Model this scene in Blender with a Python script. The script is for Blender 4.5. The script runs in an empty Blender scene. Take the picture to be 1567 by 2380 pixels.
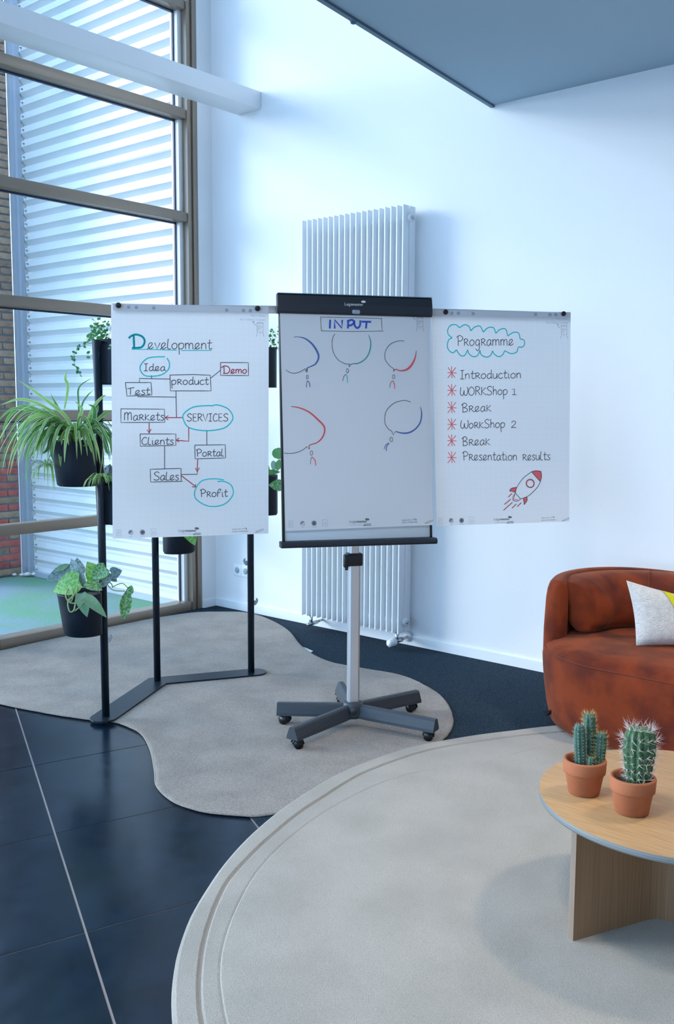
import bpy, bmesh, math, random
from mathutils import Vector, Matrix
random.seed(7)
PI = math.pi
C = bpy.context.scene.collection
S = bpy.context.scene

# ------------------------------------------------------------------ camera
W, H = 1567, 2380
FL = 2228.57
PITCH, YAW, ROLL = math.radians(6.4398), math.radians(40.3899), math.radians(.29434)
CAM = Vector((0, 0, 1.45))
cp, sp, cy_, sy_ = math.cos(PITCH), math.sin(PITCH), math.cos(YAW), math.sin(YAW)
FW = Vector((-sy_*cp, cy_*cp, -sp)); RT0 = Vector((cy_, sy_, 0)); UP0 = RT0.cross(FW)
RT = RT0*math.cos(ROLL) + UP0*math.sin(ROLL); UPV = UP0*math.cos(ROLL) - RT0*math.sin(ROLL)
cd = bpy.data.cameras.new('camera'); cam = bpy.data.objects.new('camera', cd); C.objects.link(cam)
cd.sensor_fit = 'VERTICAL'; cd.sensor_height = 36; cd.lens = FL/H*36; cd.clip_start = .05
M = Matrix((RT, UPV, -FW)).transposed().to_4x4(); M.translation = CAM
cam.matrix_world = M; S.camera = cam
# ------------------------------------------------------------------ light
w = bpy.data.worlds.new('overcast_sky'); S.world = w; w.use_nodes = True
nt = w.node_tree; bg = nt.nodes['Background']
bg.inputs[0].default_value = (.47, .69, 1, 1); bg.inputs[1].default_value = 6.3
def sunlamp(name, az_from, elev, energy, angle, col):
    l = bpy.data.lights.new(name, 'SUN'); l.energy = energy; l.angle = math.radians(angle); l.color = col
    o = bpy.data.objects.new(name, l); C.objects.link(o)
    d = Vector((az_from[0], az_from[1], 0)).normalized()*math.cos(math.radians(elev)); d.z = math.sin(math.radians(elev))
    o.rotation_euler = d.to_track_quat('Z', 'Y').to_euler(); return o
sunlamp('hazy_sun', (-.86, -.5), 14, 4.8, 26, (1, .94, .88))
def lamp(x, y, z, e, size, col):
    l = bpy.data.lights.new('ceiling_and_fill_lamp', 'SPOT'); l.shadow_soft_size = size/2; l.energy = e; l.color = col; l.spot_size = math.radians(92); l.spot_blend = .6
    o = bpy.data.objects.new('ceiling_and_fill_lamp', l); C.objects.link(o); o.location = (x, y, z); return o
lamp(-.41, 3.46, 2.98, 165, .26, (1, .84, .68))
lamp(-1.3, 1.3, 2.98, 130, .4, (1, .91, .82)).data.spot_size = math.radians(155)  # unseen fill lamp, placed and widened to brighten the flipchart sheets
vs = S.view_settings; vs.view_transform = 'Standard'; vs.look = 'None'; vs.gamma = 1; vs.use_curve_mapping = False
vs.exposure = -0.28

# ------------------------------------------------------------------ unprojection: pixel -> real plane
def ray(x, y): return FW + RT*((x-W/2)/FL) - UPV*((y-H/2)/FL)
def on(x, y, ax, v):
    d = ray(x, y); return CAM + d*((v-CAM[ax])/d[ax])
def onp(x, y, P0, n):
    d = ray(x, y); return CAM + d*((P0-CAM).dot(n)/d.dot(n))
def depth(x, y, t):                       # point at forward distance t
    return CAM + ray(x, y)*t

# ------------------------------------------------------------------ materials
MATS = {}
def lin(c): return tuple(((v/12.92) if v <= .04045 else ((v+.055)/1.055)**2.4) for v in c)
def mat(name, col, rough=.5, metal=0, noise=None, bump=None, sheen=0, spec=.5, trans=0, coat=0):
    """noise=(scale, colour2, detail)   bump=(scale, strength)"""
    if name in MATS: return MATS[name]
    m = bpy.data.materials.new(name); m.use_nodes = True; t = m.node_tree; b = t.nodes['Principled BSDF']
    b.inputs['Base Color'].default_value = (*col, 1); b.inputs['Roughness'].default_value = rough
    b.inputs['Metallic'].default_value = metal; b.inputs['Specular IOR Level'].default_value = spec
    if coat: b.inputs['Coat Weight'].default_value = coat
    if sheen: b.inputs['Sheen Weight'].default_value = sheen; b.inputs['Sheen Roughness'].default_value = .4
    tc = t.nodes.new('ShaderNodeTexCoord')
    if noise:
        n = t.nodes.new('ShaderNodeTexNoise'); n.inputs['Scale'].default_value = noise[0]; n.inputs['Detail'].default_value = noise[2] if len(noise) > 2 else 3
        t.links.new(tc.outputs['Object'], n.inputs['Vector'])
        r = t.nodes.new('ShaderNodeValToRGB'); r.color_ramp.elements[0].position = .38; r.color_ramp.elements[1].position = .64
        r.color_ramp.elements[0].color = (*col, 1); r.color_ramp.elements[1].color = (*noise[1], 1)
        t.links.new(n.outputs['Fac'], r.inputs[0]); t.links.new(r.outputs[0], b.inputs['Base Color'])
    if bump:
        n = t.nodes.new('ShaderNodeTexNoise'); n.inputs['Scale'].default_value = bump[0]; n.inputs['Detail'].default_value = 4
        t.links.new(tc.outputs['Object'], n.inputs['Vector'])
        k = t.nodes.new('ShaderNodeBump'); k.inputs['Strength'].default_value = bump[1]; k.inputs['Distance'].default_value = .004
        t.links.new(n.outputs['Fac'], k.inputs['Height']); t.links.new(k.outputs[0], b.inputs['Normal'])
    if trans:
        tr = t.nodes.new('ShaderNodeBsdfTranslucent'); tr.inputs[0].default_value = (*col, 1)
        mx = t.nodes.new('ShaderNodeMixShader'); mx.inputs[0].default_value = trans
        out = t.nodes['Material Output']
        t.links.new(b.outputs[0], mx.inputs[1]); t.links.new(tr.outputs[0], mx.inputs[2]); t.links.new(mx.outputs[0], out.inputs[0])
    MATS[name] = m; return m
white_wall = mat('wall_paint', (.80, .80, .81), .85, bump=(220, .25))
white_gloss = mat('white_lacquer', (.82, .84, .86), .35)
rad_white = mat('radiator_white', (.80, .84, .88), .4)
slab_m = mat('slab_plaster', (.36, .50, .60), .9, bump=(150, .2))
brown_al = mat('bronze_aluminium', (.30, .235, .18), .38, .35)
brown_lit = mat('bronze_lit', (.74, .73, .72), .45, .1)  # jamb of the same frame, window light painted in as a paler colour
dark_rub = mat('gasket_rubber', (.012, .02, .06), .5)
black_al = mat('black_powdercoat', (.006, .014, .026), .38, bump=(900, .15), spec=.35)
pot_black = mat('black_planter_plastic', (.005, .011, .021), .5, bump=(1100, .2), spec=.3)
grey_plastic = mat('slate_grey_plastic', (.034, .044, .056), .42, bump=(1300, .15))
blk_plastic = mat('black_plastic', (.006, .007, .010), .4)
bar_black = mat('clamp_bar_black', (.012, .018, .028), .45, bump=(900, .12))
alu = mat('brushed_aluminium', (.66, .66, .67), .38, .75)
chrome = mat('nickel', (.6, .62, .64), .25, .9)
steel_w = mat('whiteboard_steel', (.62, .68, .72), .25)
hook_m = mat('grey_hook', (.40, .41, .45), .4, .3)
terracotta = mat('terracotta', (.42, .135, .055), .8, noise=(9, (.36, .11, .042)), bump=(500, .25))
soil = mat('soil', (.02, .014, .010), .95, noise=(120, (.09, .06, .04)), bump=(160, 1.0))
edge_m = mat('table_edge_laminate', (.17, .19, .19), .5)
rugA_m = mat('rug_taupe_wool', (.47, .405, .35), .95, noise=(5, (.37, .315, .27), 5), bump=(330, 1.0), sheen=.25)
rugB_m = mat('rug_cream_wool', (.56, .505, .435), .95, noise=(4, (.48, .435, .37), 6), bump=(420, .8), sheen=.25)
rugLine = mat('rug_carved_line', (.36, .29, .23), .95)
rug_edge = mat('rug_bound_edge', (.30, .26, .22), .9)
carpet_m = mat('carpet_charcoal', (.006, .016, .028), .95, noise=(260, (.050, .080, .11), 2), spec=.1, bump=(500, 1.0))
grout = mat('grout', (.34, .30, .28), .9)
mortar = mat('mortar', (.20, .25, .30), .95, bump=(90, .6))
paving = mat('algae_paving', (.12, .28, .16), .9, noise=(1.6, (.20, .26, .30), 6), bump=(60, .5))
metal_w = mat('corrugated_white_metal', (.66, .66, .67), .5, noise=(1.3, (.57, .60, .60), 5))
trim_m = mat('grey_blue_flashing', (.42, .46, .53), .4, .3)
screw_m = mat('screw_dark', (.2, .25, .3), .4, .5)
lime = mat('stone_white', (.7, .66, .62), .9, bump=(40, .8))
ink = mat('marker_black', (.035, .045, .06), .6)
teal = mat('marker_teal', (.0, .58, .60), .6)
redm = mat('marker_red', (.42, .03, .06), .6)
pinkred = mat('marker_light_red', (.90, .14, .16), .6)
bluem = mat('marker_blue', (.02, .08, .48), .6)
softblue = mat('marker_soft_blue', (.10, .19, .50), .6)
softteal = mat('marker_soft_teal', (.12, .50, .48), .6)
pr_grey = mat('print_grey', (.23, .27, .33), .7)
pr_light = mat('print_light_grey', (.42, .50, .62), .7)
pr_dark = mat('print_dark_grey', (.09, .11, .13), .7)
pr_white = mat('print_white', (.75, .78, .8), .6)
hole_m = mat('punched_hole', (.33, .39, .44), .7)
strip_m = mat('paper_header', (.60, .62, .66), .8)
yellow = mat('yellow_wool', (.72, .66, .01), .95, bump=(250, 1))
boucle = mat('boucle_white', (.80, .78, .74), .97, noise=(60, (.70, .68, .64)), bump=(190, 1.4), sheen=.4)
black_tag = mat('tag_black', (.006, .006, .008), .7)
stem_m = mat('stem_green', (.30, .42, .17), .6)
twig = mat('dry_twig', (.33, .22, .12), .8)
leaf_s = mat('small_leaf_green', (.05, .22, .08), .45, noise=(30, (.12, .36, .10)), trans=.25)
leaf_l = mat('broad_leaf_green', (.10, .36, .12), .4, noise=(14, (.20, .50, .18)), trans=.3)
leaf_grey = mat('silver_leaf', (.16, .27, .27), .5, noise=(120, (.42, .52, .55), 2), trans=.1)
leaf_pothos = mat('mottled_leaf_green', (.04, .22, .03), .4, noise=(110, (.30, .52, .30), 2), trans=.15)
leaf_bright = mat('mottled_leaf_bright', (.09, .38, .03), .4, noise=(75, (.33, .58, .24), 2), trans=.2)
leaf_plain = mat('plain_leaf', (.17, .36, .19), .45, noise=(30, (.26, .44, .28)), trans=.15)
cactus_a = mat('cactus_blue_green', (.025, .095, .07), .6, noise=(60, (.055, .15, .105)))
cactus_b = mat('cactus_green', (.018, .075, .024), .55, noise=(50, (.045, .135, .05)))
spine_y = mat('spines_yellow', (.68, .50, .20), .7)
spine_w = mat('spines_pale', (.70, .62, .60), .7)
areole = mat('areole_felt', (.62, .62, .52), .9)

def pile(m, sc, dark):
    t = m.node_tree; b = t.nodes['Principled BSDF']; src = b.inputs['Base Color'].links[0].from_socket; tc = t.nodes.new('ShaderNodeTexCoord')
    n = t.nodes.new('ShaderNodeTexNoise'); n.inputs['Scale'].default_value = sc; n.inputs['Detail'].default_value = 3; t.links.new(tc.outputs['Object'], n.inputs['Vector'])
    r = t.nodes.new('ShaderNodeValToRGB'); r.color_ramp.elements[0].position = .36; r.color_ramp.elements[0].color = (dark, dark, dark, 1); r.color_ramp.elements[1].position = .60
    mx = t.nodes.new('ShaderNodeMix'); mx.data_type = 'RGBA'; mx.blend_type = 'MULTIPLY'; mx.inputs[0].default_value = 1
    t.links.new(n.outputs['Fac'], r.inputs[0]); t.links.new(src, mx.inputs[6]); t.links.new(r.outputs[0], mx.inputs[7]); t.links.new(mx.outputs[2], b.inputs['Base Color'])
    k = [q for q in t.nodes if q.type == 'BUMP'][0]; k.inputs['Distance'].default_value = .008
pile(rugA_m, 130, .72); pile(rugB_m, 210, .84)
def velvet():
    m = mat('velvet_rust', (.33, .062, .016), .8, sheen=.25, spec=.15)
    t = m.node_tree; b = t.nodes['Principled BSDF']; b.inputs['Sheen Tint'].default_value = (1, .45, .25, 1)
    tc = t.nodes.new('ShaderNodeTexCoord')
    n = t.nodes.new('ShaderNodeTexNoise'); n.inputs['Scale'].default_value = 7; n.inputs['Detail'].default_value = 6; n.inputs['Distortion'].default_value = .25
    t.links.new(tc.outputs['Object'], n.inputs['Vector'])
    r = t.nodes.new('ShaderNodeValToRGB'); e = r.color_ramp.elements
    e[0].position = .36; e[0].color = (.10, .018, .010, 1); e[1].position = .60; e[1].color = (.225, .038, .011, 1)
    t.links.new(n.outputs['Fac'], r.inputs[0]); t.links.new(r.outputs[0], b.inputs['Base Color'])
    n2 = t.nodes.new('ShaderNodeTexNoise'); n2.inputs['Scale'].default_value = 700; t.links.new(tc.outputs['Object'], n2.inputs['Vector'])
    k = t.nodes.new('ShaderNodeBump'); k.inputs['Strength'].default_value = .25; k.inputs['Distance'].default_value = .002
    t.links.new(n2.outputs['Fac'], k.inputs['Height']); t.links.new(k.outputs[0], b.inputs['Normal'])
    return m
velvet_m = velvet()
def wood(name, c1, c2, axis_scale):
    m = mat(name, c1, .5); t = m.node_tree; b = t.nodes['Principled BSDF']; tc = t.nodes.new('ShaderNodeTexCoord')
    mp = t.nodes.new('ShaderNodeMapping'); mp.inputs['Scale'].default_value = axis_scale
    n = t.nodes.new('ShaderNodeTexNoise'); n.inputs['Scale'].default_value = 3; n.inputs['Detail'].default_value = 6
    t.links.new(tc.outputs['Object'], mp.inputs[0]); t.links.new(mp.outputs[0], n.inputs['Vector'])
    r = t.nodes.new('ShaderNodeValToRGB'); e = r.color_ramp.elements
    e[0].position = .3; e[0].color = (*c1, 1); e[1].position = .7; e[1].color = (*c2, 1)
    t.links.new(n.outputs['Fac'], r.inputs[0]); t.links.new(r.outputs[0], b.inputs['Base Color'])
    return m
oak_top = wood('oak_top', (.36, .195, .080), (.48, .29, .135), (3, 60, 3))
oak_panel = wood('oak_panel', (.24, .125, .058), (.33, .19, .10), (70, 70, 1.2))
oak_edge = wood('oak_edge', (.20, .14, .105), (.30, .23, .18), (200, 200, 1))

def tilemat():
    m = mat('polished_black_stone', (.0025, .009, .021), .2, noise=(6, (.006, .017, .036), 8), spec=.42); t = m.node_tree; b = t.nodes['Principled BSDF']
    tc = t.nodes.new('ShaderNodeTexCoord'); n = t.nodes.new('ShaderNodeTexNoise'); n.inputs['Scale'].default_value = 14; n.inputs['Detail'].default_value = 8
    t.links.new(tc.outputs['Object'], n.inputs['Vector'])
    mr = t.nodes.new('ShaderNodeMapRange'); mr.inputs['To Min'].default_value = .12; mr.inputs['To Max'].default_value = .30
    t.links.new(n.outputs['Fac'], mr.inputs['Value']); t.links.new(mr.outputs[0], b.inputs['Roughness'])
    k = t.nodes.new('ShaderNodeBump'); k.inputs['Strength'].default_value = .12; k.inputs['Distance'].default_value = .003
    t.links.new(n.outputs['Fac'], k.inputs['Height']); t.links.new(k.outputs[0], b.inputs['Normal']); return m
tile_m = tilemat()
def brickmat(name, c1, c2): return mat(name, c1, .9, noise=(25, c2, 5), bump=(70, .8))
brick_b = [brickmat('brick_brown', (.29, .17, .105), (.40, .25, .16)), brickmat('brick_grey_brown', (.22, .14, .095), (.33, .21, .145)), brickmat('brick_tan', (.36, .23, .15), (.46, .31, .21))]
brick_r = [brickmat('brick_red', (.50, .085, .065), (.60, .13, .10)), brickmat('brick_dull_red', (.40, .085, .07), (.48, .14, .11))]

def glassmat():
    m = bpy.data.materials.new('window_glass'); m.use_nodes = True; t = m.node_tree; t.nodes.remove(t.nodes['Principled BSDF'])
    tr = t.nodes.new('ShaderNodeBsdfTransparent'); tr.inputs[0].default_value = (.90, .95, .97, 1)
    g = t.nodes.new('ShaderNodeBsdfGlossy'); g.inputs['Roughness'].default_value = .02
    f = t.nodes.new('ShaderNodeFresnel'); f.inputs[0].default_value = 1.45
    geo = t.nodes.new('ShaderNodeNewGeometry'); inv = t.nodes.new('ShaderNodeMath'); inv.operation = 'SUBTRACT'; inv.inputs[0].default_value = 1; t.links.new(geo.outputs['Backfacing'], inv.inputs[1])
    mu = t.nodes.new('ShaderNodeMath'); mu.operation = 'MULTIPLY'; t.links.new(f.outputs[0], mu.inputs[0]); t.links.new(inv.outputs[0], mu.inputs[1])
    mx = t.nodes.new('ShaderNodeMixShader'); t.links.new(mu.outputs[0], mx.inputs[0]); t.links.new(tr.outputs[0], mx.inputs[1]); t.links.new(g.outputs[0], mx.inputs[2])
    t.links.new(mx.outputs[0], t.nodes['Material Output'].inputs[0]); return m
glass_m = glassmat()
def papermat(name, grid):
    m = mat(name, (.86, .865, .88), .8, trans=.30)
    if grid:
        t = m.node_tree; b = t.nodes['Principled BSDF']; uv = t.nodes.new('ShaderNodeTexCoord')
        br = t.nodes.new('ShaderNodeTexBrick'); br.offset = 0; br.inputs['Scale'].default_value = 1
        br.inputs['Brick Width'].default_value = .025; br.inputs['Row Height'].default_value = .025; br.inputs['Mortar Size'].default_value = .0007; br.inputs['Mortar Smooth'].default_value = .2
        br.inputs['Color1'].default_value = br.inputs['Color2'].default_value = (.86, .865, .88, 1); br.inputs['Mortar'].default_value = (.79, .81, .86, 1)
        t.links.new(uv.outputs['UV'], br.inputs['Vector']); t.links.new(br.outputs['Color'], b.inputs['Base Color'])
    return m
paper_grid = papermat('flipchart_paper_grid', True); paper_plain = papermat('flipchart_paper_plain', False)
def blademat(name, g, e):
    m = mat(name, g, .45, trans=.3); t = m.node_tree; b = t.nodes['Principled BSDF']; tc = t.nodes.new('ShaderNodeTexCoord'); mx_ = [q for q in t.nodes if q.type == 'MIX_SHADER'][0]; mx_.inputs[0].default_value = .42
    sx = t.nodes.new('ShaderNodeSeparateXYZ'); t.links.new(tc.outputs['UV'], sx.inputs[0])
    s1 = t.nodes.new('ShaderNodeMath'); s1.operation = 'SUBTRACT'; s1.inputs[1].default_value = .5
    s2 = t.nodes.new('ShaderNodeMath'); s2.operation = 'ABSOLUTE'; t.links.new(sx.outputs['X'], s1.inputs[0]); t.links.new(s1.outputs[0], s2.inputs[0])
    r = t.nodes.new('ShaderNodeValToRGB'); el = r.color_ramp.elements; el[0].position = .28; el[0].color = (*g, 1); el[1].position = .36; el[1].color = (*e, 1)
    t.links.new(s2.outputs[0], r.inputs[0]); t.links.new(r.outputs[0], b.inputs['Base Color']); return m
blade_m = [blademat('blade_green', (.16, .40, .08), (.66, .76, .46)), blademat('blade_light', (.30, .56, .16), (.74, .82, .52)), blademat('blade_dark', (.08, .25, .07), (.50, .62, .44))]

# ------------------------------------------------------------------ mesh building
ORG = {}
class MB:
    def __init__(s): s.v = []; s.f = []; s.uv = []; s.sm = []
    def add(s, vs, fs, smooth=False, uvs=None):
        b = len(s.v); s.v += [Vector(p) for p in vs]
        s.uv += list(uvs) if uvs else [(0, 0)]*len(vs)
        s.f += [tuple(i+b for i in f) for f in fs]; s.sm += [smooth]*len(fs); return s
    def box(s, c, d, ax=None, bev=0):
        c = Vector(c); X, Y, Z = ax if ax else (Vector((1, 0, 0)), Vector((0, 1, 0)), Vector((0, 0, 1)))
        hx, hy, hz = d[0]/2, d[1]/2, d[2]/2
        if bev <= 0:
            vs = [c+X*(a*hx)+Y*(b*hy)+Z*(e*hz) for a in (-1, 1) for b in (-1, 1) for e in (-1, 1)]
            return s.add(vs, [(0, 1, 3, 2), (4, 6, 7, 5), (0, 4, 5, 1), (2, 3, 7, 6), (0, 2, 6, 4), (1, 5, 7, 3)])
        bm = bmesh.new(); bmesh.ops.create_cube(bm, size=1)
        for v in bm.verts: v.co = Vector((v.co.x*d[0], v.co.y*d[1], v.co.z*d[2]))
        bmesh.ops.bevel(bm, geom=list(bm.edges), offset=bev, segments=2, affect='EDGES', profile=.5)
        bm.verts.index_update()
        s.add([c+X*v.co.x+Y*v.co.y+Z*v.co.z for v in bm.verts], [[v.index for v in f.verts] for f in bm.faces], True); bm.free(); return s
    def b2(s, lo, hi, bev=0):
        lo, hi = Vector(lo), Vector(hi); return s.box((lo+hi)/2, tuple(abs(a) for a in (hi-lo)), None, bev)
    def tube(s, pts, r, n=8, cap=True, flat=1.0):
        pts = [Vector(p) for p in pts]; m = len(pts); rs = r if isinstance(r, (list, tuple)) else [r]*m; vs = []; prev = None
        for i, p in enumerate(pts):
            t = (pts[min(i+1, m-1)]-pts[max(i-1, 0)]).normalized()
            a = prev if prev else (Vector((0, 0, 1)) if abs(t.z) < .9 else Vector((1, 0, 0)))
            u = (a - t*a.dot(t)).normalized(); v = t.cross(u); prev = u
            vs += [p+(u*math.cos(2*PI*k/n)+v*math.sin(2*PI*k/n)*flat)*rs[i] for k in range(n)]
        fs = [(i*n+k, i*n+(k+1) % n, (i+1)*n+(k+1) % n, (i+1)*n+k) for i in range(m-1) for k in range(n)]
        if cap: fs += [tuple(range(n-1, -1, -1)), tuple((m-1)*n+k for k in range(n))]
        return s.add(vs, fs, True)
    def rings(s, rings, closed=True, cap0=False, cap1=False, smooth=True):
        n = len(rings[0]); vs = [p for r in rings for p in r]; fs = []
        for i in range(len(rings)-1):
            for k in range(n if closed else n-1):
                fs.append((i*n+k, i*n+(k+1) % n, (i+1)*n+(k+1) % n, (i+1)*n+k))
        if cap0: fs.append(tuple(range(n-1, -1, -1)))
        if cap1: fs.append(tuple((len(rings)-1)*n+k for k in range(n)))
        return s.add(vs, fs, smooth)
    def lathe(s, c, prof, n=32, cap0=True, cap1=True, mod=None):
        c = Vector(c); R = []
        for r, z in prof:
            R.append([c+Vector((math.cos(2*PI*k/n)*r*(mod(k, z) if mod else 1), math.sin(2*PI*k/n)*r*(mod(k, z) if mod else 1), z)) for k in range(n)])
        return s.rings(R, True, cap0, cap1)
    def strip(s, pts, width, nrm):
        """flat ribbon along pts, facing nrm"""
        pts = [Vector(p) for p in pts]; m = len(pts); vs = []
        for i, p in enumerate(pts):
            t = pts[min(i+1, m-1)]-pts[max(i-1, 0)]
            if t.length < 1e-9: t = Vector((0, 0, 1))
            sd = t.normalized().cross(nrm).normalized(); wd = (width[i] if isinstance(width, list) else width)/2
            vs += [p-sd*wd, p+sd*wd]
        return s.add(vs, [(2*i, 2*i+1, 2*i+3, 2*i+2) for i in range(m-1)])
    def build(s, name, m, parent=None, origin=None, label=None, cat=None, group=None, kind=None, mats=None):
        me = bpy.data.meshes.new(name)
        o = bpy.data.objects.new(name, me); C.objects.link(o)
        if parent is not None:
            og = ORG[parent.name]; o.parent = parent; lo = Vector(origin) if origin is not None else og
            o.location = lo-og; ORG[o.name] = lo
        else:
            lo = Vector(origin) if origin is not None else Vector((0, 0, 0)); o.location = lo; ORG[o.name] = lo
        me.from_pydata([tuple(p-lo) for p in s.v], [], s.f)
        if any(u != (0, 0) for u in s.uv):
            L = me.uv_layers.new(name='UVMap')
            for lp in me.loops: L.data[lp.index].uv = s.uv[lp.vertex_index]
        me.materials.append(m)
        me.polygons.foreach_set('use_smooth', s.sm)
        tag(o, label, cat, group, kind); return o
def tag(o, label=None, cat=None, group=None, kind=None):
    if label: o['label'] = label
    if cat: o['category'] = cat
    if group: o['group'] = group
    if kind: o['kind'] = kind
    return o
def empty(name, loc, label=None, cat=None, group=None, kind=None):
    o = bpy.data.objects.new(name, None); o.empty_display_size = .05; C.objects.link(o); o.location = loc; ORG[o.name] = Vector(loc)
    return tag(o, label, cat, group, kind)
def smoothline(p, n=6):
    if len(p) < 3: return [Vector(q) for q in p]
    p = [Vector(q) for q in p]; out = []
    for i in range(len(p)-1):
        a = p[max(i-1, 0)]; b = p[i]; c = p[i+1]; d = p[min(i+2, len(p)-1)]
        for k in range(n):
            t = k/n; out.append(.5*((2*b)+(c-a)*t+(2*a-5*b+4*c-d)*t*t+(3*b-a-3*c+d)*t**3))
    out.append(p[-1]); return out

# ================================================================== ROOM
XW, YB, ZC = -5.068, 4.618, 5.4
Z1 = Vector((0, 0, 1))
fl = MB().b2((XW-.12, -3.6, -.2), (3.6, YB, -.0125)).b2((XW, -3.6, -.0125), (3.6, 3.4, -.0020)).build('floor', grout, kind='structure')
# tile grid (measured joints): direction along long joint A, across B
A_ = Vector((.8975, -.441, 0))*.664; B_ = Vector((.32, .947, 0))*.655
P0 = Vector((-3.331, 2.041, 0))
def clip_poly(poly, nrm, d):        # keep p.nrm <= d
    out = []
    for i in range(len(poly)):
        a, b = poly[i], poly[(i+1) % len(poly)]; da, db = a.dot(nrm)-d, b.dot(nrm)-d
        if da <= 0: out.append(a)
        if da*db < 0: out.append(a+(b-a)*(da/(da-db)))
    return out
for i in range(-4, 9):
    for j in range(-6, 1):
        g = .0034; ga = .0020
        q = [P0+A_*(i+a)+B_*(j+b)+A_.normalized()*(ga if a == 0 else -ga)+B_.normalized()*(g if b == 0 else -g) for a, b in ((0, 0), (1, 0), (1, 1), (0, 1))]
        for nn, dd in ((Vector((-1, 0, 0)), -XW-.0), (Vector((0, -1, 0)), 3.6)):
            q = clip_poly(q, nn, dd)
            if len(q) < 3: break
        if len(q) < 3: continue
        m = MB(); n = len(q); hh = random.uniform(-.0006, .0)
        m.add([p+Z1*hh for p in q]+[p-Z1*.0019 for p in q], [tuple(range(n))]+[(k, k+n, (k+1) % n+n, (k+1) % n) for k in range(n)])
        m.build('tile', tile_m, fl, origin=sum(q, Vector())/n)
# carpet: everything behind the tile boundary line
bn = Vector((-A_.y, A_.x, 0)).normalized(); bd = (P0+B_).dot(bn)+.004
q = [Vector((XW, -3.6, 0)), Vector((3.6, -3.6, 0)), Vector((3.6, YB, 0)), Vector((XW, YB, 0))]
q = clip_poly(q, -bn, -bd); n = len(q)
MB().add([p+Z1*.003 for p in q]+[p-Z1*.0119 for p in q], [tuple(range(n))]+[(k, k+n, (k+1) % n+n, (k+1) % n) for k in range(n)]).build('carpet', carpet_m, fl, label='charcoal speckled fitted carpet')
MB().b2((XW, YB, 0), (3.6, YB+.2, ZC)).build('wall_back', white_wall, kind='structure')
MB().b2((XW-.2, 4.485, 0), (XW, YB, ZC)).build('wall_left', white_wall, kind='structure')
MB().b2((3.6, -3.6, 0), (3.8, YB, ZC)).build('wall_right', white_wall, kind='structure')
MB().b2((.6, -3.8, 0), (3.6, -3.6, ZC)).build('wall_front', white_wall, kind='structure')
wf = empty('window_6', (XW, -3.7, 0), kind='structure')  # unseen glazing behind the camera, added to let in more ambient light
for x in (XW+.04, -3.7, -2.3, -.9, .56): MB().b2((x-.04, -3.76, 0), (x+.04, -3.64, ZC)).build('post', brown_al, wf)
for z in (.03, 1.35, 2.67, 4.0, 5.3): MB().b2((XW, -3.74, z-.03), (.6, -3.66, z+.03)).build('mullion', brown_al, wf)
MB().b2((XW, -3.704, 0), (.6, -3.696, ZC)).build('glass_pane', glass_m, wf)
MB().b2((XW-.2, -3.8, ZC), (3.8, YB+.2, ZC+.2)).build('ceiling', white_wall, kind='structure')
bb = MB().b2((XW, YB-.014, .003), (3.6, YB, .058)); bb.b2((XW, YB-.009, .058), (3.6, YB, .062)); bb.build('baseboard_back', white_gloss, kind='structure')
MB().b2((XW, 4.487, .003), (XW+.014, YB-.014, .060)).build('baseboard_left', white_gloss, kind='structure')
# mezzanine slab with skewed edge
zs = 3.046; e1 = Vector((-2.834, YB, zs)); ed = (on(762, 0, 2, zs)-e1); e2 = e1+ed*((-3.6-YB)/ed.y)
q = [e1, e2, Vector((3.6, -3.6, zs)), Vector((3.6, YB, zs))]
MB().add(q+[p+Z1*.26 for p in q], [(0, 1, 2, 3), (7, 6, 5, 4), (0, 4, 5, 1), (1, 5, 6, 2), (2, 6, 7, 3), (3, 7, 4, 0)]).build('ceiling_mezzanine', slab_m, kind='structure')
en = Vector((ed.y, -ed.x, 0)).normalized(); en = en if en.x < 0 else -en
tr = MB(); q = [e1+en*.0, e2+en*.0, e2+en*.022, e1+en*.022]
tr.add([p-Z1*.012 for p in q]+[p+Z1*.27 for p in q], [(0, 1, 2, 3), (7, 6, 5, 4), (0, 4, 5, 1), (1, 5, 6, 2), (2, 6, 7, 3), (3, 7, 4, 0)])
tr.build('trim_1', mat('slab_edge_dark', (.06, .13, .20), .4), kind='structure')
bl = on(838, 48, 2, zs-.012)
bk = MB().lathe(bl+en*.034+Z1*.014, [(.003, -.022), (.012, -.018), (.016, -.008), (.016, .012), (.010, .03)], 16)
bk.build('spotlight_knob', mat('knob_blue_grey', (.05, .12, .2), .5), origin=bl, label='small round dark knob fixed under the left edge of the mezzanine slab', cat='fixture')
# overhead box beam
MB().b2((-4.805, -3.6, 3.352), (-4.595, YB, 3.462), .003).build('ceiling_beam', white_gloss, origin=(-4.7, YB, 3.35), label='white painted box beam running overhead along the window to the back wall', cat='beam')

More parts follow.
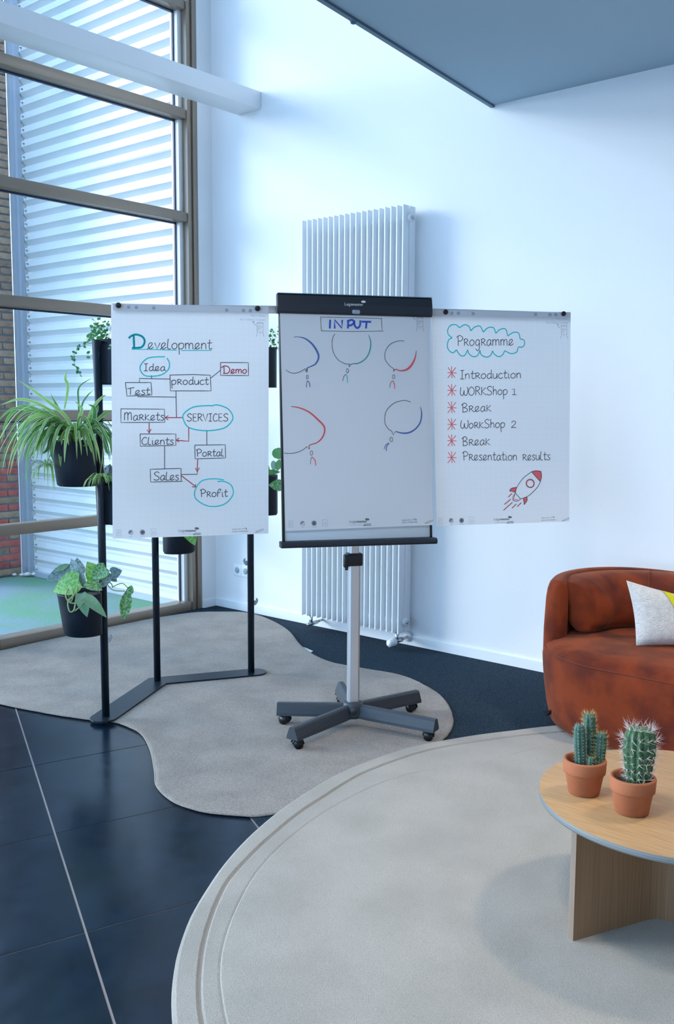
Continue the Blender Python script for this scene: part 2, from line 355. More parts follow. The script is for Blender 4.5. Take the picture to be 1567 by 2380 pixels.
# ------------------------------------------------------------------ window wall
ZM = [0.0, .671, 1.338, 1.998, 2.660, 3.328, 4.02, 4.69, 5.335]
def bay(idx, y0, y1, last=False):
    # glazed opening from y0 to y1 ; post on the +y side
    wn = empty('window_%d' % idx, (XW, y0, 0), kind='structure')
    p = MB()
    p.b2((XW-.13, y1+.035, 0), (XW, y1+.064, ZC), .004); p.b2((XW-.13, y1+.064, 0), (XW-.016, y1+.084, ZC)); p.b2((XW-.13, y1+.084, 0), (XW, y1+.122, ZC), .004)
    p.build('post', brown_al, wn)
    MB().b2((XW-.125, y1, 0), (XW-.05, y1+.035, ZC), .002).build('jamb', brown_lit, wn)
    MB().b2((XW-.10, y1-.010, .06), (XW-.085, y1, ZC)).build('gasket', dark_rub, wn)
    for k, z in enumerate(ZM):
        m = MB().b2((XW-.075, y0, z), (XW, y1+.012, z+.064), .004)
        m.b2((XW-.075, y1+.008, z+.004), (XW-.010, y1+.035, z+.060), .002)
        m.b2((XW-.125, y0, z+.006), (XW-.075, y1, z+.058))
        m.build('mullion', brown_al, wn)
        if k: MB().b2((XW-.10, y0, z-.008), (XW-.078, y1-.01, z+.001)).build('gasket', dark_rub, wn)
        if k < len(ZM)-1:
            MB().b2((XW-.098, y0, z+.058), (XW-.090, y1-.01, ZM[k+1]+.006)).build('glass_pane', glass_m, wn)
    return wn
bay(1, 2.915, 4.363)
yy = 2.915-.122
for k in range(2, 6):
    bay(k, yy-1.448, yy); yy -= 1.57
MB().b2((XW-.13, -3.6, 0), (XW, yy, ZC)).build('wall_left_end', white_wall, kind='structure')

# ------------------------------------------------------------------ outside
XB = -7.25; YC = 4.465
MB().b2((-32, -28, -.3), (XW-.13, 22, -.09)).build('ground', mat('courtyard_asphalt', (.16, .17, .18), .9), kind='structure')  # wide unseen ground, added to stop sky light from below
cg = empty('paving', (-6.2, 3.5, 0), kind='structure')
for i in range(-2, 5):
    for j in range(0, 4):
        x0 = -5.30-(i+1)*1.2 if i >= 0 else -5.30-(i+1)*1.2
        MB().b2((x0+.003, YC-.02-(j+1)*1.17+.003, -.08), (min(x0+1.2, XW-.13)-.003, YC-.02-j*1.17-.003, random.uniform(-.012, -.008)), 0).build('paving_slab', paving, cg)
# corrugated metal wall
cw = empty('corrugated_wall', (-6.2, YC, 0), 'white horizontally ribbed metal cladding seen outside through the window', 'wall')
PT = .1053
def corr_sheet(z0, z1, off):
    m = MB(); prof = []; z = z0
    # trapezoid: flat crown (toward room) , slope, valley
    k = 0
    while z < z1-1e-6:
        for dz, dy in ((0, 0.0), (.040, 0.0), (.048, .040), (.064, .040), (.1, 0.0)):
            zz = z+dz
            if zz <= z1+1e-6: prof.append((zz, dy))
        z += PT
    prof.append((z1, 0))
    xs = [-7.19, -6.5, -5.9, -5.10]
    vs = [Vector((x, YC-.004-off+dy, zz)) for x in xs for zz, dy in prof]; n = len(prof)
    m.add(vs, [(a*n+i, a*n+i+1, (a+1)*n+i+1, (a+1)*n+i) for a in range(len(xs)-1) for i in range(n-1)]); return m
z = .03; k = 0
while z < 5.6:
    z1 = z+PT*10; corr_sheet(z, z1+.01, .003*(k % 2)).build('metal_sheet', metal_w, cw); z = z1; k += 1
MB().b2((-7.30, YC+.05, 0), (-5.2, YC+.18, 5.9)).build('backing', mortar, cw)
MB().b2((-7.19, YC-.05, -.008), (-5.2, YC+.02, .03)).build('base_flashing', trim_m, cw)
t_ = MB().b2((-7.205, YC-.045, 0), (-7.165, YC-.008, 5.9)); t_.b2((-7.245, YC-.075, 0), (-7.20, YC-.0, 5.9)); t_.build('corner_trim', trim_m, cw)
sc0 = None; z = .03+.018
while z < 5.4:
    if sc0 is None:
        sc0 = MB().lathe((-7.125, YC-.014, z), [(.001, -.008), (.007, -.006), (.009, 0), (.001, .004)], 8).build('screw', screw_m, cw, origin=(-7.125, YC-.014, z))
    else:
        o = sc0.copy(); C.objects.link(o); o.location = Vector((-7.125, YC-.014, z))-ORG[cw.name]
    z += PT
# brick wall
bw = empty('brick_wall', (XB, 4.2, 0), 'brown and red brick wall outside the window beside the metal cladding', 'wall')
MB().b2((XB-.1, 3.80, 0), (XB-.012, YC-.07, 5.9)).build('mortar', mortar, bw)
def brickmesh(L, ms):
    me = MB().box((0, 0, 0), (.1, L, .048), None, .004)
    d = bpy.data.meshes.new('brick'); d.from_pydata([tuple(v) for v in me.v], [], me.f); d.materials.append(ms); return d
bms = {(L, id(m_)): brickmesh(L, m_) for L in (.205, .098) for m_ in brick_b+brick_r}
stuff = MB(); cnt = 0
for r in range(96):
    z = .03+r*.0605; y = YC-.078
    first = True
    while y > 3.85:
        L = .098 if (first and r % 2) else .205
        red = (z < .92 and random.random() < .75) or (z < 1.15 and random.random() < .35)
        ms = random.choice(brick_r if red else brick_b)
        yc = y-L/2; xo = random.uniform(-.002, .002)
        if yc > 3.72 and cnt < 298:
            o = bpy.data.objects.new('brick', bms[(L, id(ms))]); C.objects.link(o); o.parent = bw
            o.location = Vector((XB-.05+xo, yc, z))-ORG[bw.name]; cnt += 1
        else: stuff.b2((XB-.1+xo, yc-L/2, z-.024), (XB+xo, yc+L/2, z+.024))
        y -= L+.011; first = False
stuff.build('brickwork', brick_b[0], bw, kind='stuff')
sp_ = on(52, 1338, 2, 0.0)
m = MB()
for dx, dy, r in ((0, 0, .022), (.035, .03, .03), (.06, .075, .026), (-.05, -.04, .02)):
    c = sp_+Vector((dx, dy, r*.45)); m.lathe(c, [(r*.3, -r*.5), (r, -r*.2), (r*.9, r*.2), (r*.35, r*.55)], 9, mod=lambda k, z: 1+.18*math.sin(k*2.3+z*90))
m.build('stone_rubble', lime, origin=sp_, label='small pale crumbled stones on the paving at the foot of the brick wall', cat='stone')

# ================================================================== RADIATOR
rad = empty('radiator', (-3.7, 4.52, 0), 'tall white vertical column radiator on the back wall behind the easel', 'radiator')
x0, x1 = -4.093+.004, -3.316-.003
f0 = MB().b2((-.0045, -.026, .100), (.0045, .026, 2.567), .0015)
me0 = bpy.data.meshes.new('fin'); me0.from_pydata([tuple(v) for v in f0.v], [], f0.f); me0.materials.append(rad_white)
for row, yc in ((0, 4.486), (1, 4.548)):
    for k in range(19):
        o = bpy.data.objects.new('fin', me0); C.objects.link(o); o.parent = rad
        o.location = Vector((x0+(x1-x0)*k/18, yc, 0))-ORG[rad.name]
for z in (2.50, .165):
    MB().tube([(x0, 4.518, z), (x1+.012, 4.518, z)], .019, 14).build('header_pipe', rad_white, rad)
    h = MB().tube([(x1, 4.518, z), (x1+.024, 4.518, z)], .0235, 14)
    pc = h.build('end_cap', rad_white, rad)
    MB().tube([(x1+.024, 4.518, z), (x1+.030, 4.518, z)], .012, 6).build('vent_plug', chrome, pc)
# thermostat valve right, return valve left
vx = x1-.028
v = MB().tube([(vx, 4.49, .10), (vx, 4.49, .045)], .013, 10); v.tube([(vx, 4.47, .050), (vx, 4.54, .050)], .015, 10); v.build('valve_body', chrome, rad)
MB().tube([(vx, 4.472, .050), (vx-.0, 4.455, .048), (vx-.0, 4.415, .046)], [.022, .027, .023], 6).build('valve_cap', white_gloss, rad)
MB().tube([(vx, 4.54, .050), (vx+.0, 4.60, .055)], .009, 8).build('supply_pipe', white_gloss, rad)
MB().tube([(vx, 4.596, .055), (vx, 4.606, .055)], .03, 16).build('pipe_collar', white_gloss, rad)
vx = x0+.055
v = MB().tube([(vx, 4.49, .10), (vx, 4.49, .045)], .012, 10); v.tube([(vx, 4.455, .046), (vx, 4.55, .05)], .013, 10); v.build('valve_body', chrome, rad)
MB().tube([(vx, 4.54, .050), (vx, 4.60, .055)], .009, 8).build('supply_pipe', chrome, rad)
# sockets
for i, (px, lab) in enumerate(((554, 'white wall socket nearer the window corner, on the back wall'), (573, 'white wall socket half hidden behind the stand pole, on the back wall'))):
    c = on(px, 1324.5+i*3, 1, YB); s0 = empty('wall_socket', c, lab, 'socket', 'pair of wall sockets')
    MB().box(c+Vector((0, -.005, 0)), (.082, .010, .086), None, .003).build('face_plate', white_gloss, s0)
    rr = MB(); rr.tube([c+Vector((0, -.0102, 0)), c+Vector((0, -.0125, 0))], .0215, 24); rr.build('socket_well', mat('socket_shade', (.45, .52, .58), .5), s0)
    hh = MB(); [hh.tube([c+Vector((dx, -.0126, 0)), c+Vector((dx, -.0132, 0))], .0027, 8) for dx in (-.0095, .0095)]; hh.build('pin_hole', blk_plastic, s0)
    MB().tube([c+Vector((0, -.0126, .012)), c+Vector((0, -.020, .012))], .0025, 8).build('earth_pin', chrome, s0)

# ================================================================== RUGS
def edge_rug(name, outline, z0, th, m, label, cat='rug'):
    """outline: closed list of 2d points; rounded edge"""
    n = len(outline); P = [Vector((p[0], p[1], 0)) for p in outline]
    ar = sum(P[i].x*P[(i+1) % n].y-P[(i+1) % n].x*P[i].y for i in range(n))
    if ar < 0: P.reverse()
    def inset(d):
        out = []
        for i in range(n):
            t = (P[(i+1) % n]-P[i-1]).normalized(); out.append(P[i]+Vector((-t.y, t.x, 0))*d)
        return out
    rs = [[p+Z1*z0 for p in inset(.004)], [p+Z1*(z0+th*.35) for p in inset(0)], [p+Z1*(z0+th*.8) for p in inset(.003)], [p+Z1*(z0+th) for p in inset(.012)]]
    bm = bmesh.new(); vv = [[bm.verts.new(p) for p in r] for r in rs]
    for a in range(3):
        for k in range(n): bm.faces.new((vv[a][k], vv[a][(k+1) % n], vv[a+1][(k+1) % n], vv[a+1][k]))
    f = bm.faces.new(vv[3]); bmesh.ops.triangulate(bm, faces=[f])
    bm.verts.index_update(); mb = MB().add([v.co.copy() for v in bm.verts], [[v.index for v in f.verts] for f in bm.faces], False); bm.free()
    return mb.build(name, m, origin=(P[0].x, P[0].y, z0), label=label, cat=cat), P
pxA = [(9, 1509.6), (58, 1498), (134, 1474), (223, 1458), (357, 1436), (447, 1423), (514, 1421), (576, 1423), (625, 1438), (670, 1463), (700, 1498), (723, 1516), (768, 1537), (839, 1551), (930, 1567), (986, 1590), (1032, 1621), (1053, 1660), (1051, 1691), (1028, 1719.5)]
pxA2 = [(648, 1888), (600, 1894), (554, 1893), (473.5, 1884), (406.5, 1863.6), (366, 1828), (360, 1790), (351, 1745), (333, 1709.5), (308, 1691.7), (263.6, 1676), (196.5, 1669), (107, 1655), (0, 1633.6)]
olA = [on(x, y, 2, .012).xy for x, y in pxA]
olA = [Vector((max(p.x, XW+.015), p.y)) for p in olA]
under = [Vector((-2.22, 3.20)), Vector((-2.245, 2.95)), Vector((-2.25, 2.75)), Vector((-2.235, 2.56)), Vector((-2.22, 2.42))]
olA2 = [on(x, y, 2, .012).xy for x, y in pxA2]
left = [Vector((-4.45, 2.33)), Vector((-4.75, 2.36)), Vector((-4.97, 2.50)), Vector((-5.045, 2.70))]
raw = olA+under+olA2+left
sm = []; N = len(raw)
for i in range(N):
    a, b, c, d = raw[i-1], raw[i], raw[(i+1) % N], raw[(i+2) % N]
    for k in range(5):
        t = k/5; v = .5*((2*b)+(c-a)*t+(2*a-5*b+4*c-d)*t*t+(3*b-a-3*c+d)*t**3); v = v+Vector((random.uniform(-1, 1), random.uniform(-1, 1)))*.0016
        sm.append(Vector((max(v.x, XW+.008), v.y)))
rugA, PA = edge_rug('organic_rug', sm, .003, .010, rugA_m, 'taupe freeform wool rug with wavy outline under the easel and plant stand')
# bound edge cord of the rug on the tile side
ce = [Vector((p.x, p.y, .005)) for p in [on(x, y, 2, .006) for x, y in pxA2[1:]]]
MB().tube(smoothline(ce, 5), .0045, 6).build('bound_edge', rug_edge, rugA)
f_ = on(723, 1513, 2, .006)
MB().add([on(712, 1506, 2, .006), on(728, 1513, 2, .009), on(722, 1517, 2, .006), on(700, 1502, 2, .006)], [(0, 1, 2, 3)]).build('torn_backing', mat('rug_backing', (.6, .62, .62), .8), rugA, label='torn pale scrap of rug backing')

# round cream rug, radial grid with two carved grooves
cB = Vector((-.535, 2.754))
pB = [(1278, 1687), (1188, 1698), (1050, 1717), (948, 1737), (858, 1767), (780, 1800), (720, 1836), (660, 1875), (600, 1923), (540, 1983), (480, 2064), (438, 2136), (411, 2214), (398, 2310), (401, 2380)]
def angr(pts, z):
    o = []
    for x, y in pts:
        p = on(x, y, 2, z).xy-cB; o.append((math.atan2(p.y, p.x) % (2*PI), p.length))
    return sorted(o)
def interp(tab, a, end):
    a %= 2*PI
    lo = tab[0]; hi = tab[-1]
    if a <= lo[0]: t = max(0, 1-(lo[0]-a)/.5); return end+(lo[1]-end)*t
    if a >= hi[0]: t = max(0, 1-(a-hi[0])/.5); return end+(hi[1]-end)*t
    for (a0, r0), (a1, r1) in zip(tab, tab[1:]):
        if a0 <= a <= a1: return r0+(r1-r0)*(a-a0)/(a1-a0)
oB = angr(pB, .02); gB = angr([(471, 2380), (464.6, 2339), (464.6, 2263), (473, 2200), (491, 2134), (527, 2053), (581, 1992), (645, 1933), (700, 1888), (762, 1848), (840, 1800), (1000, 1744), (1130, 1722), (1278, 1705)], .02)
hB = angr([(527, 2380), (516, 2320), (511, 2270), (514, 2225), (527, 2170), (558, 2095), (598, 2027), (655, 1966), (700, 1928), (790, 1868), (900, 1816), (1000, 1790), (1130, 1775)], .02)
NA = 240; rings = []; zt = .024
for a in range(NA):
    pass
def ringpts(rf, z): return [Vector((cB.x+math.cos(2*PI*a/NA)*rf(2*PI*a/NA), cB.y+math.sin(2*PI*a/NA)*rf(2*PI*a/NA), z)) for a in range(NA)]
ro = lambda a: interp(oB, a, 1.788)
g1 = lambda a: min(interp(gB, a, 1.70), ro(a)-.045); g2 = lambda a: min(interp(hB, a, 1.60), g1(a)-.03)
R_ = [ringpts(lambda a: ro(a)-.003, .003), ringpts(ro, .010), ringpts(lambda a: ro(a)-.003, .019), ringpts(lambda a: ro(a)-.012, zt),
      ringpts(lambda a: g1(a)+.009, zt), ringpts(lambda a: g1(a)+.003, zt-.004), ringpts(lambda a: g1(a)-.003, zt-.004), ringpts(lambda a: g1(a)-.009, zt),
      ringpts(lambda a: g2(a)+.007, zt-.001), ringpts(lambda a: g2(a), zt-.0025), ringpts(lambda a: g2(a)-.004, zt+.0005),
      ringpts(lambda a: g2(a)*.8, zt), ringpts(lambda a: g2(a)*.5, zt), ringpts(lambda a: .2, zt)]
mb = MB().rings(R_, True, False, True, False); rugB = mb.build('round_rug', rugB_m, origin=(cB.x, cB.y, 0), label='large round cream wool rug with carved rings under the coffee table', cat='rug')
MB().rings([ringpts(lambda a: g1(a)+.0022, zt-.0036), ringpts(lambda a: g1(a)-.0022, zt-.0036)]).build('carved_ring', rugLine, rugB, label='brown carved ring line')

# ================================================================== FLIPCHART
th_ = .94; uB = Vector((math.cos(th_), math.sin(th_), 0)); nB = Vector((math.sin(th_), -math.cos(th_), 0))
fc = Vector((-2.648, 3.230, .013))
FC = empty('flipchart_easel', fc, 'mobile flipchart easel with black clamp bar and aluminium column on five castors', 'flipchart')
b = MB(); b.box(fc+Z1*.50, (.052, .030, .80-.02), (uB, nB, Z1), .006); 
b = MB()
sec = [(.026, .013), (.018, .018), (-.018, .018), (-.026, .013), (-.026, -.013), (-.018, -.018), (.018, -.018), (.026, -.013)]
b.rings([[fc+uB*x+nB*y+Z1*z for x, y in sec] for z in (.105, .755)], True, True, True, False); b.build('column', alu, FC)
b = MB(); b.rings([[fc+uB*x*.8+nB*y*.8+Z1*z for x, y in sec] for z in (.745, 1.75)], True, True, True, False); b.build('inner_column', alu, FC)
cl = MB().box(fc+Z1*.757, (.070, .050, .056), (uB, nB, Z1), .006); clo = cl.build('height_clamp', blk_plastic, FC)
kb = MB().box(fc+Z1*.752-uB*.040+nB*.012, (.020, .03, .058), (uB, nB, Z1), .005); kb.tube([fc-uB*.038+nB*.012+Z1*.727, fc-uB*.036+nB*.012+Z1*.712], .007, 8); kb.build('clamp_lever', blk_plastic, clo)
# hub and legs
hub = MB().lathe(fc, [(.030, .040), (.046, .044), (.050, .060), (.047, .090), (.043, .108), (.036, .114)], 28); hub.build('hub', grey_plastic, FC)
hf = fc-FW*.052; hf.z = fc.z+.082; dF = Vector((-FW.x, -FW.y, 0)).normalized()
MB().tube([fc+dF*.044+Z1*.083, fc+dF*.056+Z1*.083], .0165, 18).build('hub_knob', grey_plastic, FC)
tips = [on(673, 1712, 2, .075), on(1014, 1690, 2, .075), on(970, 1618, 2, .08), on(793, 1598, 2, .08), on(645, 1648, 2, .078)]
for k, tp in enumerate(tips):
    d = Vector((tp.x-fc.x, tp.y-fc.y, 0)); L = min(max(d.length, .34), .405); d.normalize(); s_ = Vector((-d.y, d.x, 0))
    rs = []
    for r, wd, zt_, zb in ((.03, .024, .104, .046), (.10, .027, .103, .045), (L-.03, .031, .098, .044), (L, .031, .097, .044)):
        c = fc+d*r
        prof = [(-wd, zb), (-wd*.95, zb+.012), (-wd*.52, zt_-.007), (-wd*.3, zt_), (wd*.3, zt_), (wd*.52, zt_-.007), (wd*.95, zb+.012), (wd, zb)]
        rs.append([c+s_*x+Z1*z for x, z in prof])
    lg = MB().rings(rs, True, True, True, False).build('leg', grey_plastic, FC)
    cc = fc+d*(L-.035); a = random.uniform(-.5, .5)+{0: .3, 1: .2, 2: 0, 3: .2, 4: 0}[k]
    wa = RT0*math.cos(a)+Vector((-sy_, cy_, 0))*math.sin(a); fwv = Vector((-wa.y, wa.x, 0))
    wc = cc-wa*.0+Z1*0.0; wc.z = fc.z+.021
    # wheel axis mostly along view direction so its round side shows
    ax = fwv
    cs = MB(); 
    for sgn in (-1, 1): cs.tube([wc+ax*(sgn*.006), wc+ax*(sgn*.022)], [.0205, .0205], 20)
    cst = cs.build('castor', blk_plastic, FC)
    hd = MB(); pts = []
    for sgn in (-1, 1):
        arc = [wc+ax*(sgn*.013)+wa*(math.cos(t)*.0235)+Z1*(math.sin(t)*.0235) for t in [math.radians(q) for q in range(-5, 190, 15)]]
        hd.tube(arc, .0035, 5)
    hd.box(wc+Z1*.018, (.030, .046, .012), (wa, ax, Z1), .003)
    hd.build('castor_fork', blk_plastic, cst)
    MB().tube([wc+Z1*.02, fc+d*(L-.035)+Z1*.048], .006, 8).build('castor_stem', blk_plastic, cst)
    MB().box(wc+wa*(-.026)+Z1*.022, (.018, .016, .005), (wa, ax, Z1), .0015).build('brake_pedal', blk_plastic, cst)
# board
bc = Vector((-2.615, 3.203, 1.379)); ln = .088; WB, HB = .68, 1.06
vB = Z1*math.cos(ln)-nB*math.sin(ln); mB = nB*math.cos(ln)+Z1*math.sin(ln)     # mB = true normal of the board
AX = (uB, mB, vB)
def bp(u, v, d=0): return bc+uB*u+vB*v+mB*d
MB().box(bp(0, -.01, -.008), (WB-.02, .012, HB-.06), AX, .002).build('writing_board', steel_w, FC)
for sgn in (-1, 1): MB().box(bp(sgn*(WB/2-.012), -.01, -.006), (.010, .022, HB-.05), AX, .003).build('side_frame', blk_plastic, FC)
zbar = HB/2-.040
bar = MB(); sec = [(-.018, -.040), (.012, -.042), (.020, -.034), (.022, 0), (.018, .034), (.008, .041), (-.018, .040)]
bar.rings([[bp(u, zbar+v, d) for d, v in sec] for u in (-WB/2, -WB/2+.004, WB/2-.004, WB/2)], True, True, True, False)
cbar = bar.build('clamp_bar', bar_black, FC)
MB().box(bp(.001, HB/2+.0015, 0), (WB, .036, .003), AX, .001).build('bar_top_edge', mat('edge_blue_grey', (.2, .32, .4), .3, .5), cbar)
MB().box(bp(-.002, zbar-.030, .021), (.034, .012, .018), AX, .005).build('release_catch', mat('catch_grey', (.30, .34, .42), .35), cbar)
tray = MB(); sec = [(-.02, -.014), (.030, -.018), (.040, -.010), (.040, .002), (.030, .008), (-.02, .010)]
tray.rings([[bp(u, -HB/2+.010+v, d) for d, v in sec] for u in (-WB/2-.004, -WB/2, WB/2, WB/2+.004)], True, True, True, False)
tray.build('pen_tray', bar_black, FC)
MB().box(bp(0, 0, -.026), (.12, .024, .5), AX, .004).build('mounting_bracket', blk_plastic, FC)
ab = MB().box(bp(0, zbar-.02, -.034), (.5, .016, .05), AX, .003).build('arm_rail', alu, FC)
# side arms
ptL = Vector((-3.05, 2.654, 0)); ptR = Vector((-2.243, 3.786, 0))
def vplane(x, y, P, yaw, lean):
    n = Vector((math.sin(yaw), -math.cos(yaw), 0)); v = Z1*math.cos(lean)-n*math.sin(lean); nn = n*math.cos(lean)+Z1*math.sin(lean)
    return onp(x, y, P, nn), nn
pL0 = vplane(262, 716, Vector((-3.05, 2.654, 1.369)), 1.0, -.038); pL1 = vplane(650, 719.5, Vector((-3.05, 2.654, 1.369)), 1.0, -.038)
def arm(pa, pb, n, hh, name='paper_arm'):
    t = (pb-pa).normalized(); up = n.cross(t); up = up if up.z > 0 else -up
    c = (pa+pb)/2; return MB().box(c-n*.010, ((pb-pa).length, .010, hh), (t, n, up), .002).build(name, alu, FC)
arm(pL0[0], pL1[0], pL0[1], .032)
pR0 = vplane(990, 726, Vector((-2.243, 3.786, 1.389)), .937, .057); pR1 = vplane(1327, 735.5, Vector((-2.243, 3.786, 1.389)), .937, .057)
arm(pR0[0], pR1[0], pR0[1], .038)

# ---- handwriting font (unit = x height)
G = {
 'D': '1.25;.15,0 .1,1.7|~-.35,1.3 -.1,1.62 .35,1.8 .9,1.5 1.1,.85 .8,.12 -.05,0', 'd2': '',
 'e': '.85;~-.05,0 .3,.3 .6,.8 .42,1 .15,.75 .12,.3 .35,.0 .75,.3', 'v': '.8;.05,1 .35,0 .75,1.02', 'l': '.55;~.12,1.65 .02,.4 .15,.02 .45,.05',
 'o': '.85;~.38,1 .06,.65 .08,.22 .36,0 .66,.3 .66,.75 .38,1', 'p': '.85;.05,.9 .12,-.85|~.06,.7 .35,.98 .66,.8 .66,.35 .4,.02 .12,.1',
 'm': '1.2;.05,1 .08,0|~.06,.6 .25,.95 .48,.85 .52,0|~.52,.6 .72,.95 .95,.85 1.0,0', 'n': '.8;.05,1 .06,0|~.06,.6 .3,.98 .55,.8 .6,0',
 't': '.65;~.28,1.55 .22,.3 .35,.02 .6,.2|-.02,1.0 .6,1.05', 'I': '.75;.35,1.62 .32,0|.05,1.58 .62,1.66|.02,.02 .62,.0',
 'd': '.85;~.66,.85 .38,.98 .1,.65 .1,.2 .34,0 .62,.35|~.66,1.7 .64,.25 .8,.05', 'a': '.85;~.64,.85 .38,.98 .08,.6 .1,.1 .36,.02 .62,.5|~.64,.95 .62,.2 .82,.08',
 'r': '.85;.12,1.05 .12,0|~0,.98 .35,1.12 .62,.9 .42,.6 .1,.5|.3,.52 .75,0', 'u': '.8;~.06,1 .08,.25 .34,.02 .58,.35 .62,1|.62,1 .66,0',
 'c': '.75;~.62,.82 .35,1 .06,.6 .14,.12 .42,0 .68,.2', 's': '.65;~.55,.9 .25,1 .1,.78 .32,.52 .5,.25 .28,0 .0,.1', 'i': '.4;~.12,.95 .12,.1 .3,.05|.12,1.32 .13,1.38',
 'T': '1.05;.45,1.5 .42,0|0,1.38 .95,1.62', 'k': '.8;.1,1.25 .08,0|.62,1.1 .12,.5 .7,0', 'M': '1.35;.12,1.5 .08,0|~.1,1.1 .35,1.5 .55,1.35 .58,0|~.58,1.0 .82,1.5 1.05,1.35 1.1,.05',
 'S': '1.0;~.85,1.4 .5,1.65 .12,1.3 .35,.92 .75,.62 .75,.2 .4,0 0,.2', 'E': '.85;.65,1.6 .1,1.6 .1,0 .7,.0|.1,.82 .6,.85', 'R': '.95;.12,1.6 .1,0|~.0,1.5 .4,1.66 .75,1.3 .45,.9 .1,.8|.35,.82 .85,0',
 'V': '.95;0,1.6 .42,0 .85,1.65', 'C': '.95;~.8,1.4 .45,1.62 .08,.95 .15,.2 .5,0 .85,.25', 'P': '.95;.1,1.6 .15,0|~-.1,1.35 .35,1.68 .8,1.3 .6,.85 .15,.75', 'f': '.75;~.12,0 .12,1.0 .3,1.55 .6,1.6 .5,1.2|~.0,.85 .55,.9',
 'W': '1.3;~.1,1.55 -.02,.6 .15,.05 .42,.1 .55,.6 .6,1.0|~.6,.9 .65,.2 .95,.02 1.15,.5 1.2,1.3 1.05,1.55', 'h': '.8;.08,1.7 .08,0|~.08,.6 .3,.98 .55,.8 .6,0',
 'g': '.85;~.6,.85 .35,.98 .08,.6 .15,.15 .4,.05 .6,.4|~.62,.95 .62,-.4 .35,-.8 .1,-.5', 'B': '1.0;.15,1.6 .18,0|~-.05,1.25 .4,1.68 .75,1.3 .45,.88 .15,.82|~.3,.85 .8,.55 .7,.1 .1,-.02',
 'K': '.9;.1,1.5 .1,0|.75,1.4 .12,.7 .85,0', 'O': '1.1;~.5,1.6 .08,1.1 .08,.4 .45,0 .9,.4 .9,1.15 .5,1.6', '1': '.7;.1,1.15 .35,1.45 .35,0|.1,.02 .6,0', '2': '.9;~.05,1.1 .3,1.55 .65,1.3 .5,.75 .0,.02|.0,.02 .75,.03',
 'L': '.7;.1,1.6 .1,0 .65,0', ' ': '.9;'}
def parse(g):
    wd, st = G[g].split(';'); out = []
    for s in st.split('|'):
        if not s.strip(): continue
        cur = s.strip().startswith('~'); pts = [tuple(float(v) for v in q.split(',')) for q in s.strip().lstrip('~').split()]
        out.append((cur, pts))
    return float(wd), out

